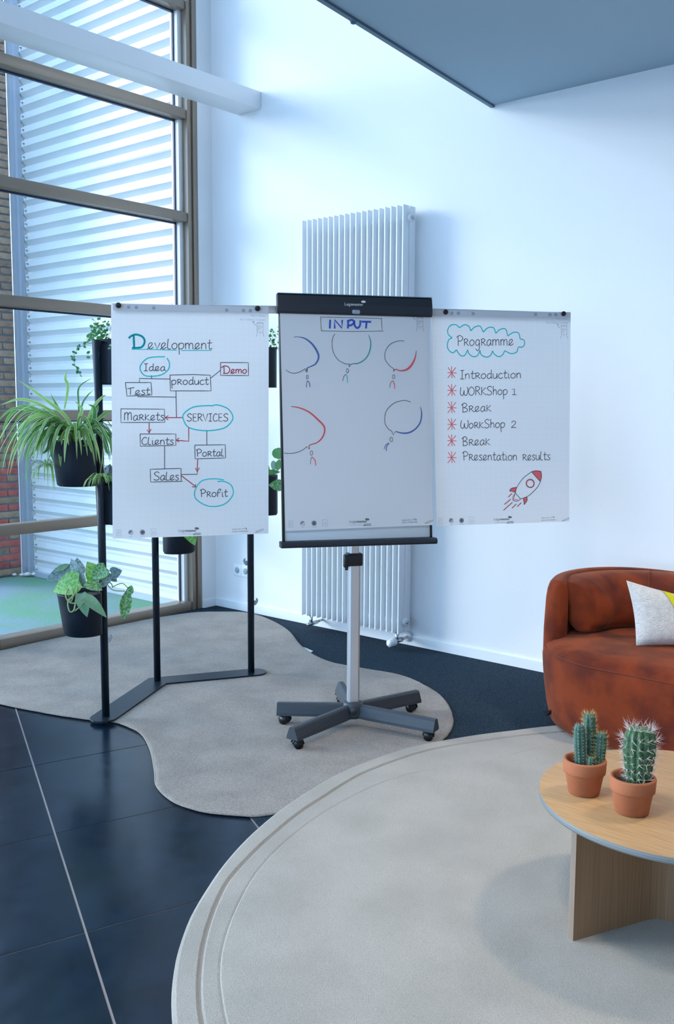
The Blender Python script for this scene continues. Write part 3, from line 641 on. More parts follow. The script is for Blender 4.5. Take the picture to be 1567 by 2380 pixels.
class Sheet:
    def __init__(s, name, label, corners, P, yaw, lean, m, curl, grid=True):
        n = Vector((math.sin(yaw), -math.cos(yaw), 0)); s.P = P; s.n = n*math.cos(lean)+Z1*math.sin(lean); s.curl = curl
        s.TL, s.TR, s.BL, s.BR = [onp(x, y, P, s.n) for x, y in corners]
        s.U = (s.TR-s.TL).normalized(); s.wd = (s.TR-s.TL).length; s.hd = (s.BL-s.TL).length
        NX, NY = 26, 40; mb = MB(); vs = []; uv = []
        for j in range(NY+1):
            for i in range(NX+1):
                a, b = i/NX, j/NY; p = (s.TL*(1-a)+s.TR*a)*(1-b)+(s.BL*(1-a)+s.BR*a)*b
                vs.append(p+s.n*curl(a, b)); uv.append((a*.65+.0125, (1-b)*.98+.012))
        mb.add(vs, [(j*(NX+1)+i, (j+1)*(NX+1)+i, (j+1)*(NX+1)+i+1, j*(NX+1)+i+1) for j in range(NY) for i in range(NX)], True, uv)
        s.o = mb.build(name, m, origin=s.TL, label=label, cat='flipchart sheet')
    def ab(s, p):
        a = (p-s.TL).dot(s.U)/s.wd; t = s.TL*(1-a)+s.TR*a; bt = s.BL*(1-a)+s.BR*a; b = (p-t).dot(bt-t)/(bt-t).length_squared
        l = s.TL*(1-b)+s.BL*b; r = s.TR*(1-b)+s.BR*b; a = (p-l).dot(r-l)/(r-l).length_squared; return a, b
    def at(s, x, y, off=.0012):
        p = onp(x, y, s.P, s.n); a, b = s.ab(p); a = min(max(a, 0), 1); b = min(max(b, 0), 1)
        return p+s.n*(s.curl(a, b)+off)
    def lines(s, name, strokes, m, wpx=1.5, off=.0012, label=None, curved=True):
        mb = MB()
        for st in strokes:
            cur = curved
            if st and st[0] in ('~', '-'): cur = st[0] == '~'; st = st[1:]
            pts = [Vector((x, y, 0)) for x, y in [q[:2] for q in st]]
            ws = [q[2] if len(q) > 2 else wpx for q in st]
            if cur and len(pts) > 2:
                pw = smoothline([Vector((p.x, p.y, w_)) for p, w_ in zip(pts, ws)], 7)
                pts = pw; ws = [q.z for q in pw]
            elif len(pts) > 1:
                np_, nw = [pts[0]], [ws[0]]
                for i in range(len(pts)-1):
                    L = (pts[i+1]-pts[i]).length; k = max(1, int(L/14))
                    for q in range(1, k+1): np_.append(pts[i].lerp(pts[i+1], q/k)); nw.append(ws[i]+(ws[i+1]-ws[i])*q/k)
                pts, ws = np_, nw
            P3 = [s.at(p.x, p.y, off) for p in pts]
            if not (cur and len(st) > 2):     # straight polylines: one ribbon per corner-free run keeps joints square
                mb.strip(P3, [w_*.00178 for w_ in ws], s.n)
            else: mb.strip(P3, [w_*.00178 for w_ in ws], s.n)
        return mb.build(name, m, s.o, label=label)
    def word(s, text, x0, y0, x1, y1, xh, m=None, wpx=1.65, slant=0, name='lettering', label=None, off=.0012):
        """baseline from (x0,y0) to (x1,y1) px; xh = x-height px"""
        m = m or ink; tot = sum(parse(c)[0] for c in text); Lx, Ly = x1-x0, y1-y0; L = math.hypot(Lx, Ly); dx, dy = Lx/L, Ly/L; kx = L/tot
        st = []; cur = 0
        for c in text:
            wd, g = parse(c)
            for cv, pts in g:
                q = []
                for px, py in pts:
                    X = (cur+px)*kx; Y = py*xh; q.append((x0+dx*X+dy*Y*0+slant*Y, y0+dy*X-Y))
                st.append((['~'] if cv else ['-'])+q)
            cur += wd
        return s.lines(name, st, m, wpx, off, label)
    def poly(s, name, pts, m, off=.0010, label=None):
        P3 = [s.at(x, y, off) for x, y in pts]
        bm = bmesh.new(); f = bm.faces.new([bm.verts.new(p) for p in P3]); bmesh.ops.triangulate(bm, faces=[f]); bm.verts.index_update()
        mb = MB().add([v.co.copy() for v in bm.verts], [[v.index for v in f.verts] for f in bm.faces]); bm.free()
        return mb.build(name, m, s.o, label=label)
    def disc(s, x, y, r, off): return [(x+math.cos(t*PI/9)*r, y+math.sin(t*PI/9)*r) for t in range(18)]
    def text(s, txt, x0, y0, x1, y1, m, name='small_print', xoff=0, off=.0011, bold=0):
        return printed(txt, x0, y0, x1, y1, m, s.at, s.o, name, off, bold)

_txt = {}
def textmesh(txt):
    if txt in _txt: return _txt[txt]
    c = bpy.data.curves.new('t', 'FONT'); c.body = txt; c.size = 1; c.resolution_u = 2
    o = bpy.data.objects.new('t', c); C.objects.link(o); dg = bpy.context.evaluated_depsgraph_get(); dg.update()
    me = bpy.data.meshes.new_from_object(o.evaluated_get(dg)); vs = [v.co.copy() for v in me.vertices]; fs = [tuple(p.vertices) for p in me.polygons]
    bpy.data.objects.remove(o); bpy.data.curves.remove(c); bpy.data.meshes.remove(me)
    x0 = min(v.x for v in vs); x1 = max(v.x for v in vs); _txt[txt] = ([Vector((v.x-x0, v.y, 0)) for v in vs], fs, x1-x0); return _txt[txt]
def printed(txt, x0, y0, x1, y1, m, at, parent, name, off, bold=0, hs=1.0):
    vs, fs, wd = textmesh(txt); L = math.hypot(x1-x0, y1-y0); k = L/wd; dx, dy = (x1-x0)/L, (y1-y0)/L; mb = MB()
    for b in ([0] if not bold else [-bold, 0, bold]):
        mb.add([at(x0+dx*v.x*k+b, y0+dy*v.x*k-v.y*k*hs, off) for v in vs], fs)
    return mb.build(name, m, parent)

def logo(at, parent, x, y, k, mL, mB_, mO, slope=0.0):
    """two-weight word with the little oval above its end; x,y = baseline start, k = width in px"""
    w1 = k*.40
    printed('Lega', x, y, x+w1, y+slope*w1, mL, at, parent, 'printed_logo', .0012, 0)
    printed('master', x+w1+k*.015, y+slope*w1, x+k, y+slope*k, mB_, at, parent, 'printed_logo', .0012, k*.006)
    cx, cy, a, b = x+k*1.02, y-k*.20, k*.125, k*.062
    mb = MB(); ri = [at(cx+math.cos(t*PI/10)*a, cy+math.sin(t*PI/10)*b+math.cos(t*PI/10)*a*.05, .0012) for t in range(20)]
    mb.add(ri, [tuple(range(20))]); mb.build('printed_logo', mO, parent)
    mb = MB(); n_ = (at(x, y, .01)-at(x, y, 0)).normalized()
    for dx in (-.07, -.03, .01, .05): mb.strip([at(cx+k*dx, cy+b*.4, .0016), at(cx+k*(dx+.02), cy-b*.4, .0016)], .0016*k/55, n_)
    mb.build('printed_logo', mB_ if mO is not mB_ else mL, parent)

def flatat(P, n, curl=None): return lambda x, y, off=0: onp(x, y, P, n)+n*off
logo(flatat(bp(0, zbar, .0225), mB), cbar, 801, 710, 43, pr_white, pr_white, pr_white, .02)

def sheet_print(s, ox, oy, header=True, kx=1.0, slope=0):
    """standing print on every sheet: eco marks, logo, slogan, easel icon. (ox, oy) = bottom left mark centre"""
    X = lambda v: ox+v*kx
    Y = lambda v, w=0: oy+w+slope*v*kx
    bx = lambda cx, w_, h, dy=0: [['-', (X(cx-w_), Y(cx, -h+dy)), (X(cx+w_), Y(cx, -h+dy)), (X(cx+w_), Y(cx, h+dy)), (X(cx-w_), Y(cx, h+dy)), (X(cx-w_), Y(cx, -h+dy))]]
    s.lines('eco_mark', bx(0, 5, 7.5)+[['-', (X(-3), Y(0, 2)), (X(-1), Y(0, -4)), (X(1), Y(0, -5)), (X(3), Y(0, -1)), (X(-2), Y(0, 1))], ['-', (X(-3), Y(0, 4.5)), (X(3), Y(0, 4.5))]], pr_light, .7)
    c = 28.5
    s.poly('eco_mark', [(X(c+math.cos(t*PI/9)*5.8), Y(c, math.sin(t*PI/9)*5.8-1)) for t in range(18)], pr_grey, .0010)
    s.lines('eco_mark', [[(X(c-6), Y(c, 3)), (X(c), Y(c, 1)), (X(c+6), Y(c, -6))], [(X(c-3), Y(c, 4.6)), (X(c+3), Y(c, 2)), (X(c+5), Y(c, -2))]], mat('paper_tone', (.80, .81, .835), .8), 1.4, .0014)
    s.lines('eco_mark', [['-', (X(c-3), Y(c, 8.5)), (X(c+4), Y(c, 8.5))]], pr_light, .9)
    c = 56
    ring = lambda r: [(X(c+math.cos(t*PI/8)*r), Y(c, math.sin(t*PI/8)*r-1)) for t in range(17)]
    s.lines('eco_mark', [ring(4.9), ring(2.6), ring(1.0)], pr_dark, 1.7); s.lines('eco_mark', [['-', (X(c-5.5), Y(c, 7.8)), (X(c+6), Y(c, 7.8))]], pr_light, .9)
    s.lines('eco_mark', bx(82, 6, 7.5, -1)+[['-', (X(79), Y(82, 0)), (X(86), Y(82, 0))], ['-', (X(78), Y(82, 2.5)), (X(86), Y(82, 2.5))], ['-', (X(80), Y(82, -3)), (X(84), Y(82, -3))]], pr_light, .7)
    logo(s.at, s.o, X(141), Y(141, 0), 42*kx, pr_grey, pr_dark, pr_dark, slope)
    s.lines('small_print', [['-', (X(143), Y(143, 5.2)), (X(174), Y(174, 5.2))]], pr_light, .8)
    s.lines('small_print', [['-', (X(175), Y(175, 7.6)), (X(179), Y(179, 3.8)), (X(193), Y(193, 3.8)), (X(193), Y(193, 7.0)), (X(176), Y(176, 7.0))]], pr_dark, 1.3)
    s.text('Explore the', X(268), Y(268, -2.0), X(288), Y(288, -2.6), pr_dark); s.text('power of sketching!', X(268), Y(268, 3.2), X(304), Y(304, 2.6), pr_dark)
    s.lines('printed_arrow', [[(X(290), Y(290, -3)), (X(296), Y(296, -5)), (X(302), Y(302, -3.8))], ['-', (X(299), Y(299, -7)), (X(302.5), Y(302, -3.8)), (X(299), Y(299, -1.5))]], pr_dark, .8)
    s.lines('printed_pencil', [['-', (X(322), Y(322, 5)), (X(327), Y(327, 2)), (X(341), Y(341, -3)), (X(342), Y(342, -.5)), (X(328), Y(328, 4.5)), (X(322), Y(322, 5))]], pr_dark, .7)
def easel_icon(s, cx, cy, k=1.0):
    q = lambda x, y: (cx+x*k, cy+y*k)
    s.lines('printed_easel', [['-', q(-7, -11), q(7, -11), q(7, 11), q(-7, 11), q(-7, -11)], ['-', q(-7, -9), q(7, -9)], ['-', q(-6, 11), q(-8.5, 22)], ['-', q(6, 11), q(9, 22)], ['-', q(0, 11), q(0, 16)]], pr_grey, .75)
    for i, (t, w_) in enumerate((('Read more', 9), ('about this', 11.5), ('flipchart', 8), ('paper?', 6))): s.text(t, cx-5.5*k, cy+(-3.4+i*3.4)*k, cx+(-5.5+w_)*k, cy+(-3.4+i*3.4)*k, pr_dark)
    s.lines('printed_arrow', [[q(-10, -4), q(-14, -8), q(-15.5, -13)], ['-', q(-18, -11), q(-15.8, -14), q(-13, -12)]], pr_grey, .9)
def magnet(s, x, y, label):
    P = s.at(x, y, 0)
    mg = MB(); mg.tube([P+s.n*.001, P+s.n*.004, P+s.n*.009, P+s.n*.0105], [.0100, .0112, .0108, .0085], 24)
    mg.build('magnet', blk_plastic, origin=P, label=label, cat='magnet', group='round black magnets holding the side sheets')
def header(s, pl, holes, th=19):
    """tinted perforated strip with punched holes"""
    mb = MB(); n = 14
    top = [s.at(pl[0][0]+(pl[1][0]-pl[0][0])*i/n, pl[0][1]+(pl[1][1]-pl[0][1])*i/n, .0008) for i in range(n+1)]
    bot = [s.at(pl[3][0]+(pl[2][0]-pl[3][0])*i/n, pl[3][1]+(pl[2][1]-pl[3][1])*i/n, .0008) for i in range(n+1)]
    mb.add(top+bot, [(i, n+1+i, n+2+i, i+1) for i in range(n)]); h = mb.build('header_strip', strip_m, s.o, label='grey perforated header strip')
    for x, y in holes: 
        mb = MB(); pts = [s.at(px, py, .0011) for px, py in s.disc(x, y, 4.1, 0)]
        mb.add(pts, [tuple(range(18))]); mb.build('punched_hole', hole_m, h)
# ---------------- left sheet
cl_ = lambda a, b: .004*math.sin(a*PI)*b+.010*max(0, b-.88)**1*a+ .006*max(0, .05-a)*-6*b
SL = Sheet('development_sheet', 'white gridded sheet headed Development with a flow chart, left of the easel board', [(258, 704), (625, 715), (262, 1252), (624, 1240)], Vector((-3.05, 2.654, 1.369)), 1.0, -.038, paper_grid, cl_)
header(SL, [(263, 706), (624.5, 712.5), (624.5, 727.5), (263, 721)], [(299, 714), (317, 714.5), (357.5, 716), (527, 721), (566, 721.5), (582, 722)])
SL.word('D', 308, 809, 340, 809, 17.5, teal, 5.2, off=.0009, label='teal capital D'); SL.word('D', 308, 809, 340, 809, 17.5, ink, 1.4, off=.0016)
SL.word('evelopment', 343, 811, 494, 812, 14.5)
SL.lines('underline', [['-', (306, 812), (350, 812), (411, 814)], ['-', (421, 814.5), (492, 814.5)]], teal, 1.8)
SL.lines('drawn_oval', [[(383, 829), (345, 832), (327, 849), (328, 864), (341, 874), (372, 872), (390, 860), (394, 845), (388, 832)]], teal, 2.6)
SL.word('Idea', 334, 862, 386, 862, 10.2)
SL.lines('drawn_line', [['-', (352, 872), (352.5, 880)], ['-', (324, 888), (324, 879.5), (395, 881)], ['-', (409, 909), (410, 970)], ['-', (320, 919), (320, 922), (410, 923)]], ink, 1.6)
SL.lines('drawn_box', [['-', (291.5, 889), (351, 889), (353, 918), (295, 920.5), (291.5, 889)]], ink, 1.6); SL.word('Test', 296, 918, 350, 917, 10.5)
SL.lines('drawn_box', [['-', (395, 871.5), (450, 870.5), (488.5, 872), (490.5, 908.5), (396, 908.5), (395, 871.5)]], ink, 1.6); SL.word('product', 398, 894, 486, 894, 11)
SL.lines('drawn_line', [['-', (489.5, 879), (512, 861)]], ink, 1.6)
SL.lines('drawn_box', [['-', (512.5, 842.5), (577, 843), (577.5, 873), (512.5, 872.5), (512.5, 842.5)]], ink, 1.6); SL.word('Demo', 519, 868, 575, 868, 9.8, redm, 2.2)
SL.lines('drawn_box', [['-', (281, 950), (382, 951), (383, 981.5), (281, 982), (281, 950)]], ink, 1.5); SL.word('Markets', 288, 977, 383, 977, 12)
SL.lines('drawn_oval', [[(491, 942.5), (450, 946), (427, 962), (427, 977), (440, 994), (478, 1001), (520, 995), (539, 978), (540, 964), (528, 949), (505, 941), (491, 944)]], teal, 2.7)
SL.word('SERVICES', 434, 979, 532, 979, 10.8)
def arrow(s, pts, head, m=redm, w1=2.0):
    s.lines('drawn_arrow', [['-']+pts, ['-']+head], m, w1)
arrow(SL, [(425, 970.5), (384, 970.5)], [(391, 966), (383.5, 970.5), (391, 976)])
arrow(SL, [(346.5, 982), (346.5, 1006)], [(342, 999), (346.5, 1007), (351, 997)])
arrow(SL, [(438.5, 993), (438.5, 1025.5), (410, 1023)], [(416, 1018), (409, 1023), (416, 1027)])
SL.lines('drawn_box', [['-', (325.5, 1008.5), (408.5, 1008.5), (408.5, 1035), (326, 1037), (325.5, 1008.5)]], ink, 1.6); SL.word('Clients', 329, 1033.5, 405, 1033, 10.6)
SL.lines('drawn_line', [['-', (480.5, 1001), (480.5, 1034)], ['-', (382.5, 1037), (382.5, 1089)], ['-', (458.5, 1097), (458.5, 1102), (420, 1102.5)]], ink, 1.6)
SL.lines('drawn_box', [['-', (452.5, 1034.5), (523.5, 1033.5), (524, 1064), (453.5, 1066.5), (452.5, 1034.5)]], ink, 1.6); SL.word('Portal', 457, 1061, 522, 1060, 10.5)
arrow(SL, [(459.5, 1066), (458, 1096)], [(454, 1087), (458, 1097), (463, 1087)])
SL.lines('drawn_box', [['-', (419, 1088.5), (349, 1090.5), (350, 1120), (424, 1118.5)], ['-', (420.5, 1088), (421, 1117)]], ink, 1.6); SL.word('Sales', 357, 1116, 417, 1116, 12)
arrow(SL, [(421, 1105), (455, 1131)], [(446, 1131), (455, 1132), (454, 1125)])
SL.lines('drawn_oval', [[(520, 1115), (495, 1112.5), (468, 1118), (453, 1140), (456, 1160), (485, 1176), (520, 1172), (541, 1150), (538, 1129), (522, 1119), (505, 1119)]], teal, 2.5)
SL.word('Profit', 466, 1155, 530, 1154, 11)
SL.text('Made in Austria', 583, 735, 616, 735.8, pr_light); SL.text('Ref. 7-157615 / 7-157625', 558, 744.5, 616, 746, pr_light)
easel_icon(SL, 604.5, 760.5); sheet_print(SL, 276, 1239, kx=.985, slope=-.022)
magnet(SL, 275, 709.5, 'round black magnet at the left end of the Development sheet'); magnet(SL, 598, 717, 'round black magnet at the right end of the Development sheet')
# ---------------- middle sheet
cm_ = lambda a, b: .004+.014*max(0, b-.75)*1.6*(1-.3*a)+.012*max(0, a-.85)*max(0, b-.8)*12
SM = Sheet('input_sheet', 'white sheet headed INPUT with drawn speech bubbles, clipped on the easel board', [(650, 722), (1001, 727), (663, 1234), (1004, 1220)], bp(0, 0, .002), th_, ln, paper_plain, cm_)
SM.lines('drawn_box', [['-', (744.5, 737.5), (887, 740.5)], ['-', (744.5, 737.5), (746.5, 769)], ['-', (886, 740.5), (887.5, 768)], ['-', (746, 769.5), (820, 771), (891, 770)], ['-', (748.5, 741.5), (749, 742.5)], ['-', (880.5, 743), (881, 744)], ['-', (749.5, 767), (750, 768)], ['-', (880.5, 767), (881, 768)]], ink, 1.1)
SM.lines('lettering', [['-', (767, 743.5), (766, 764)], ['-', (777.5, 764), (777.5, 744), (794, 763), (795, 744)], ['-', (808, 764), (809, 746)], [(806, 747), (818, 744), (822, 750), (816, 756), (808, 757)], [(823, 745), (824, 757), (830, 763), (836, 757), (837, 745)], ['-', (840, 748), (862, 748.5)], ['-', (851.5, 749), (850, 764)]], bluem, 4.4, label='thick blue INPUT lettering')
def bubble(thin, thick, m, person, px, py, sl=0, w_=5):
    SM.lines('speech_bubble', thin, ink, 1.25); SM.lines('bubble_shading', thick, m, 2.2, .0010)
    SM.lines('bubble_outline', [[q[:2] if not isinstance(q, str) else q for q in st] for st in thick], ink, .8, .0016)
    SM.lines('stick_figure', [[(px+math.sin(t*PI/5)*2.4+sl*4, py+3.5-math.cos(t*PI/5)*4.6) for t in range(11)], [(px-2.2, py+30), (px-2, py+19), (px+2, py+13)]], ink, 1.1)
    SM.lines('stick_figure', [[(px+2, py+13), (px+4.5, py+19), (px+7, py+30)]], m, 2.4)
def pers(x, y, ln_, r, m):
    """x,y head centre; ln_ = leg ends (left),(top),(right)"""
    SM.lines('stick_figure', [[(x+math.sin(t*PI/5)*r, y-math.cos(t*PI/5)*r*1.75) for t in range(11)], [ln_[0], (ln_[0][0]*.65+ln_[1][0]*.35, ln_[0][1]*.3+ln_[1][1]*.7), ln_[1]]], ink, 1.1)
    SM.lines('stick_figure', [[ln_[1], (ln_[2][0]*.8+ln_[1][0]*.2, ln_[1][1]*.6+ln_[2][1]*.4), ln_[2]]], m, 2.4)
def bub(thin, thick, m):
    SM.lines('speech_bubble', thin, ink, 1.25); SM.lines('bubble_shading', [thick], m, 2, .0010)
    SM.lines('bubble_outline', [[q[:2] for q in thick]], ink, .7, .0016)
bub([[(664, 860), (676, 867), (690, 867), (703, 861), (709, 857)], ['-', (709, 857), (710, 863), (713, 866), (714, 856)], [(683, 784), (690, 783)]],
    [(690, 783, 1), (708, 787, 3), (725, 800, 4.5), (737, 818, 5), (740, 832, 4.5), (733, 846, 3.5), (722, 852, 2.5), (713.5, 856, 2), (712.5, 864, 2)], softblue)
pers(714, 876.5, ((711.5, 901), (714.5, 885), (720, 900)), 2.4, softblue)
bub([[(778, 776), (772, 790), (773, 815), (784, 835), (800, 845), (812, 846.5)], ['-', (812, 846.5), (810, 853), (814, 849)]],
    [(856, 779, 1), (861, 795, 3), (859, 815, 3.5), (850, 833, 3), (834, 844, 3), (817, 846.5, 2), (811, 853, 2)], softteal)
pers(807, 862, ((796, 886), (804, 870), (807, 890)), 2.8, softteal)
bub([[(939, 793), (925, 793), (906, 801), (895, 818), (895, 836), (905, 850), (914, 857)], ['-', (914, 857), (914, 864), (918, 859)]],
    [(967, 815, 1), (964, 833, 3.5), (955, 850, 5.5), (944, 859.5, 5), (930, 862, 3), (918.5, 858.5, 2), (914, 864, 2)], pinkred)
pers(914.5, 876, ((905, 902), (912, 885), (917, 904)), 2.8, pinkred)
bub([[(659, 1053), (675, 1054), (692, 1051), (706, 1044), (712, 1038)], ['-', (712, 1038), (718, 1044), (718, 1036)]],
    [(676, 945, 1.5), (695, 948, 3), (718, 958, 4), (738, 975, 4.5), (752, 990, 4.5), (754, 1003, 4), (748, 1018, 3.5), (736, 1029, 2.5), (719, 1035, 2), (719, 1044, 2)], pinkred)
pers(723.5, 1053, ((721, 1079), (724.5, 1062), (733.5, 1082)), 3, pinkred)
bub([[(954, 935), (940, 931), (918, 936), (900, 951), (894, 968), (895, 986), (903, 998), (910, 1002)], ['-', (910, 1002), (913, 1012), (918, 1003)]],
    [(976.5, 945, 1), (979.5, 962, 3), (976, 982, 3.5), (966, 996, 3.5), (952, 1005, 4), (936, 1007, 3.5), (919, 1003, 2)], softblue)
pers(909, 1021.5, ((892, 1044), (904, 1030), (897, 1048)), 3, softblue)
easel_icon(SM, 975.5, 748.5); sheet_print(SM, 675, 1218, kx=.965, slope=-.022)
# paper pad left on the board beneath
padc = [bp(-.325, HB/2-.09, .0015), bp(.300, HB/2-.09, .0015), bp(-.325, -HB/2+.075, .0015), bp(.298, -HB/2+.075, .0015)]
# ---------------- right sheet
cr_ = lambda a, b: .003*math.sin(a*PI)*b+.020*max(0, b-.8)*(1+.6*a)*b+(.03*max(0, a-.93)*b)
SR = Sheet('programme_sheet', 'white gridded sheet headed Programme with a rocket drawing, right of the easel board', [(1004, 720), (1327, 726), (1015, 1222), (1322, 1212)], Vector((-2.243, 3.786, 1.389)), .937, .057, paper_grid, cr_)
header(SR, [(1004.5, 721), (1326, 725.5), (1326, 738.5), (1004.5, 733.5)], [(1050.5, 728), (1065.5, 728), (1100, 729), (1245, 731), (1278.5, 731.5), (1292, 731.5)])
cloud = [(1051, 785.5), (1042, 777), (1041, 766), (1048, 756), (1060, 755), (1067.5, 762), (1080, 755), (1090, 759), (1094, 769), (1104, 760), (1116, 758.5), (1123, 772), (1134, 762), (1147, 762), (1152.5, 775), (1162, 766), (1175, 765), (1180, 781), (1193, 773), (1205, 774), (1209, 788), (1218, 791), (1219, 801), (1213, 807), (1205, 807), (1201, 818), (1188, 822), (1173, 815), (1168, 825), (1158, 829), (1148, 822), (1145, 815), (1140, 826), (1130, 830), (1119, 825), (1115.5, 814), (1110, 826), (1100, 829), (1090, 822), (1087, 813), (1080, 826), (1070, 826), (1061, 813), (1052, 820), (1042, 812), (1040, 800), (1044, 789), (1051, 786)]
corn = {5, 8, 11, 14, 17, 20, 27, 31, 35, 39, 42}
segs = []; cur = []
for i, p in enumerate(cloud):
    cur.append(p)
    if i in corn: segs.append(['~']+cur); cur = [p]
segs.append(['~']+cur)
SR.lines('drawn_cloud', segs, teal, 2.5)
SR.word('Programme'.replace('r', 'r'), 1063, 804, 1195, 803, 14.5)
for (y, t, xe, yb) in ((866, 'IntroductIon'.replace('I', 'I', 1), 1213, 881), (907, 'WORKShop 1', 1203, 919.5), (947, 'Break', 1143, 958), (986, 'WorkShop 2', 1203, 996), (1024, 'Break', 1140, 1036), (1063, 'Presentation results', 1280, 1070)):
    c0 = 1049.5
    SR.lines('red_asterisk', [['-', (c0-9.5, y), (c0+11.5, y+1)], ['-', (c0, y-14), (c0+1, y+13)], ['-', (c0-8, y-12), (c0+8, y+12)], ['-', (c0+10, y-12), (c0-9, y+13)]], pinkred, 1.8)
    t = {'IntroductIon': 'Introduction'}.get(t, t)
    if t.startswith('Wo'): t = 'WorkShop 2'
    x0_ = {866: 1069, 907: 1070, 947: 1073, 986: 1071, 1024: 1074, 1063: 1076}[y]
    num = t[-1] if t[-1] in '12' else ''
    if num: SR.word(num, 1188, yb-2, 1202, yb-2, 10); t = t[:-2]; xe = 1175 if num == '2' else 1181
    if y == 1063: SR.word('results', 1214, 1070, 1280, 1069, 12.2); t = 'Presentation'; xe = 1203
    SR.word(t, x0_, yb, xe, yb-(2 if y < 1060 else 0), {866: 12.2, 907: 12.5, 947: 12.5, 986: 12.3, 1024: 12.5, 1063: 12.5}[y])
# rocket
SR.poly('rocket_nose', [(1235, 1096.5), (1245, 1094), (1257, 1095.5), (1258.5, 1107), (1255.5, 1119.5), (1246, 1110)], pinkred)
SR.poly('rocket_fin', [(1183.5, 1141), (1188, 1135), (1200, 1132.5), (1197.5, 1144), (1190, 1141)], pinkred); SR.poly('rocket_fin', [(1214.5, 1159), (1223.5, 1154.5), (1224, 1163), (1218, 1173.5)], pinkred)
SR.lines('rocket_outline', [[(1235, 1096.5), (1215, 1112), (1201, 1132), (1197, 1146)], ['-', (1197, 1146), (1209, 1159.5)], [(1209, 1159.5), (1228, 1152), (1248, 1133), (1255.5, 1119.5)], ['-', (1235, 1096.5), (1255.5, 1119.5)],
    [(1235, 1096.5), (1245, 1094), (1257, 1095.5)], [(1257, 1095.5), (1258.5, 1107), (1255.5, 1119.5)], [(1183.5, 1141), (1188, 1135), (1200, 1132.5)], ['-', (1183.5, 1141), (1197, 1144)], [(1215, 1159), (1217, 1166), (1217, 1173)], [(1217, 1173), (1224, 1163), (1223.5, 1154)],
    [(1197, 1146), (1191.5, 1155), (1191.5, 1163)], [(1191.5, 1163), (1201, 1164.5), (1209, 1160)], [(1232+math.cos(t*PI/6)*9.6, 1123.5+math.sin(t*PI/6)*9.8) for t in range(13)]], ink, 1.5, .0016)
SR.lines('rocket_porthole', [[(1232+math.cos(t*PI/6)*8.3, 1123.8+math.sin(t*PI/6)*8.4) for t in range(13)]], pinkred, 2.0); SR.lines('rocket_nozzle', [['-', (1196, 1149), (1193, 1160), (1203, 1161.5)]], pinkred, 2.0)
for a_, b_ in (((1189, 1147), (1180.5, 1155.5)), ((1186, 1160.5), (1171, 1172.5)), ((1190, 1167.5), (1169, 1186)), ((1199, 1171.5), (1189, 1181)), ((1210.5, 1168.5), (1201, 1177.5))):
    SR.lines('rocket_flame', [['-', a_, b_]], pinkred, 2.2); SR.lines('rocket_flame', [['-', (a_[0], a_[1]-.7), (b_[0], b_[1]-.7)]], ink, 1.1, .0016)
SR.text('Made in Austria', 1293, 742, 1322, 743, pr_light); SR.text('Ref. 7-157615 / 7-157625', 1270, 751.5, 1321, 753, pr_light)
easel_icon(SR, 1311, 766.5, .95); sheet_print(SR, 1023, 1211.5, kx=.875, slope=-.02)
magnet(SR, 1035, 725.5, 'round black magnet at the left end of the Programme sheet'); magnet(SR, 1309, 729.5, 'round black magnet at the right end of the Programme sheet')

# ================================================================== PLANT STAND
p1 = on(246, 1664, 2, .02); p2 = on(366, 1582, 2, .02); p3 = on(584, 1562, 2, .02)
PS = empty('plant_stand', (p2.x, p2.y, .013), 'black steel room divider stand with three poles on an angled flat foot', 'plant stand')
def flatfoot():
    z0, z1 = .013, .021; hw = .062
    pts = [p1.xy, p2.xy, p3.xy]
    d1 = (pts[1]-pts[0]).normalized(); d2 = (pts[2]-pts[1]).normalized(); n1 = Vector((-d1.y, d1.x)); n2 = Vector((-d2.y, d2.x)); nm = (n1+n2).normalized(); k = 1/nm.dot(n1)
    a0 = pts[0]-d1*.02; c0 = pts[2]+d2*.02
    outl = []
    for t in range(9):
        a = PI/2+PI*t/8; outl.append(a0+n1*math.sin(PI/2+0)*0+ (n1*math.sin(a)+d1*math.cos(a))*hw)
    outl.append(pts[1]-nm*hw*k)
    for t in range(9):
        a = -PI/2+PI*t/8; outl.append(c0+(n2*math.sin(a)+d2*math.cos(a))*hw)
    outl.append(pts[1]+nm*hw*k)
    n = len(outl); return MB().add([Vector((p.x, p.y, z0)) for p in outl]+[Vector((p.x, p.y, z1)) for p in outl], [tuple(range(n)), tuple(range(2*n-1, n-1, -1))]+[(i, (i+1) % n, (i+1) % n+n, i+n) for i in range(n)])
flatfoot().build('foot_plate', black_al, PS)
PR = .0175
for p in (p1, p2, p3):
    ps = MB().tube([(p.x, p.y, .021), (p.x, p.y, 1.722)], PR, 20).build('pole', black_al, PS)
    sl = MB(); d = (CAM-p); d.z = 0; d.normalize(); sd = Vector((-d.y, d.x, 0))
    for z in (.45, .66, .86, 1.07, 1.28, 1.49, 1.66):
        sl.box(Vector((p.x, p.y, z))+d*PR*.93+sd*.004, (.003, .002, .024), (sd, d, Z1))
    sl.build('hook_slot', dark_rub, ps)
def hook(c, toward, z, r=.020):
    t = toward.normalized(); base = Vector((c.x, c.y, z)); nn = Vector((-t.y, t.x, 0)); o = base+t*(PR+.0)
    pts = [o+Z1*-.020, o+t*.006+Z1*-.021, o+t*.014-Z1*.014, o+t*.021+Z1*0, o+t*.021+Z1*.010, o+t*.015+Z1*.018, o+t*.009+Z1*.019, o+t*.011+Z1*.006, o+Z1*.004]
    n = len(pts); MB().add([p-nn*.0025 for p in pts]+[p+nn*.0025 for p in pts], [tuple(range(n)), tuple(range(2*n-1, n-1, -1))]+[(i, (i+1) % n, (i+1) % n+n, i+n) for i in range(n)]).build('hook', hook_m, PS, label='grey half-disc hook')
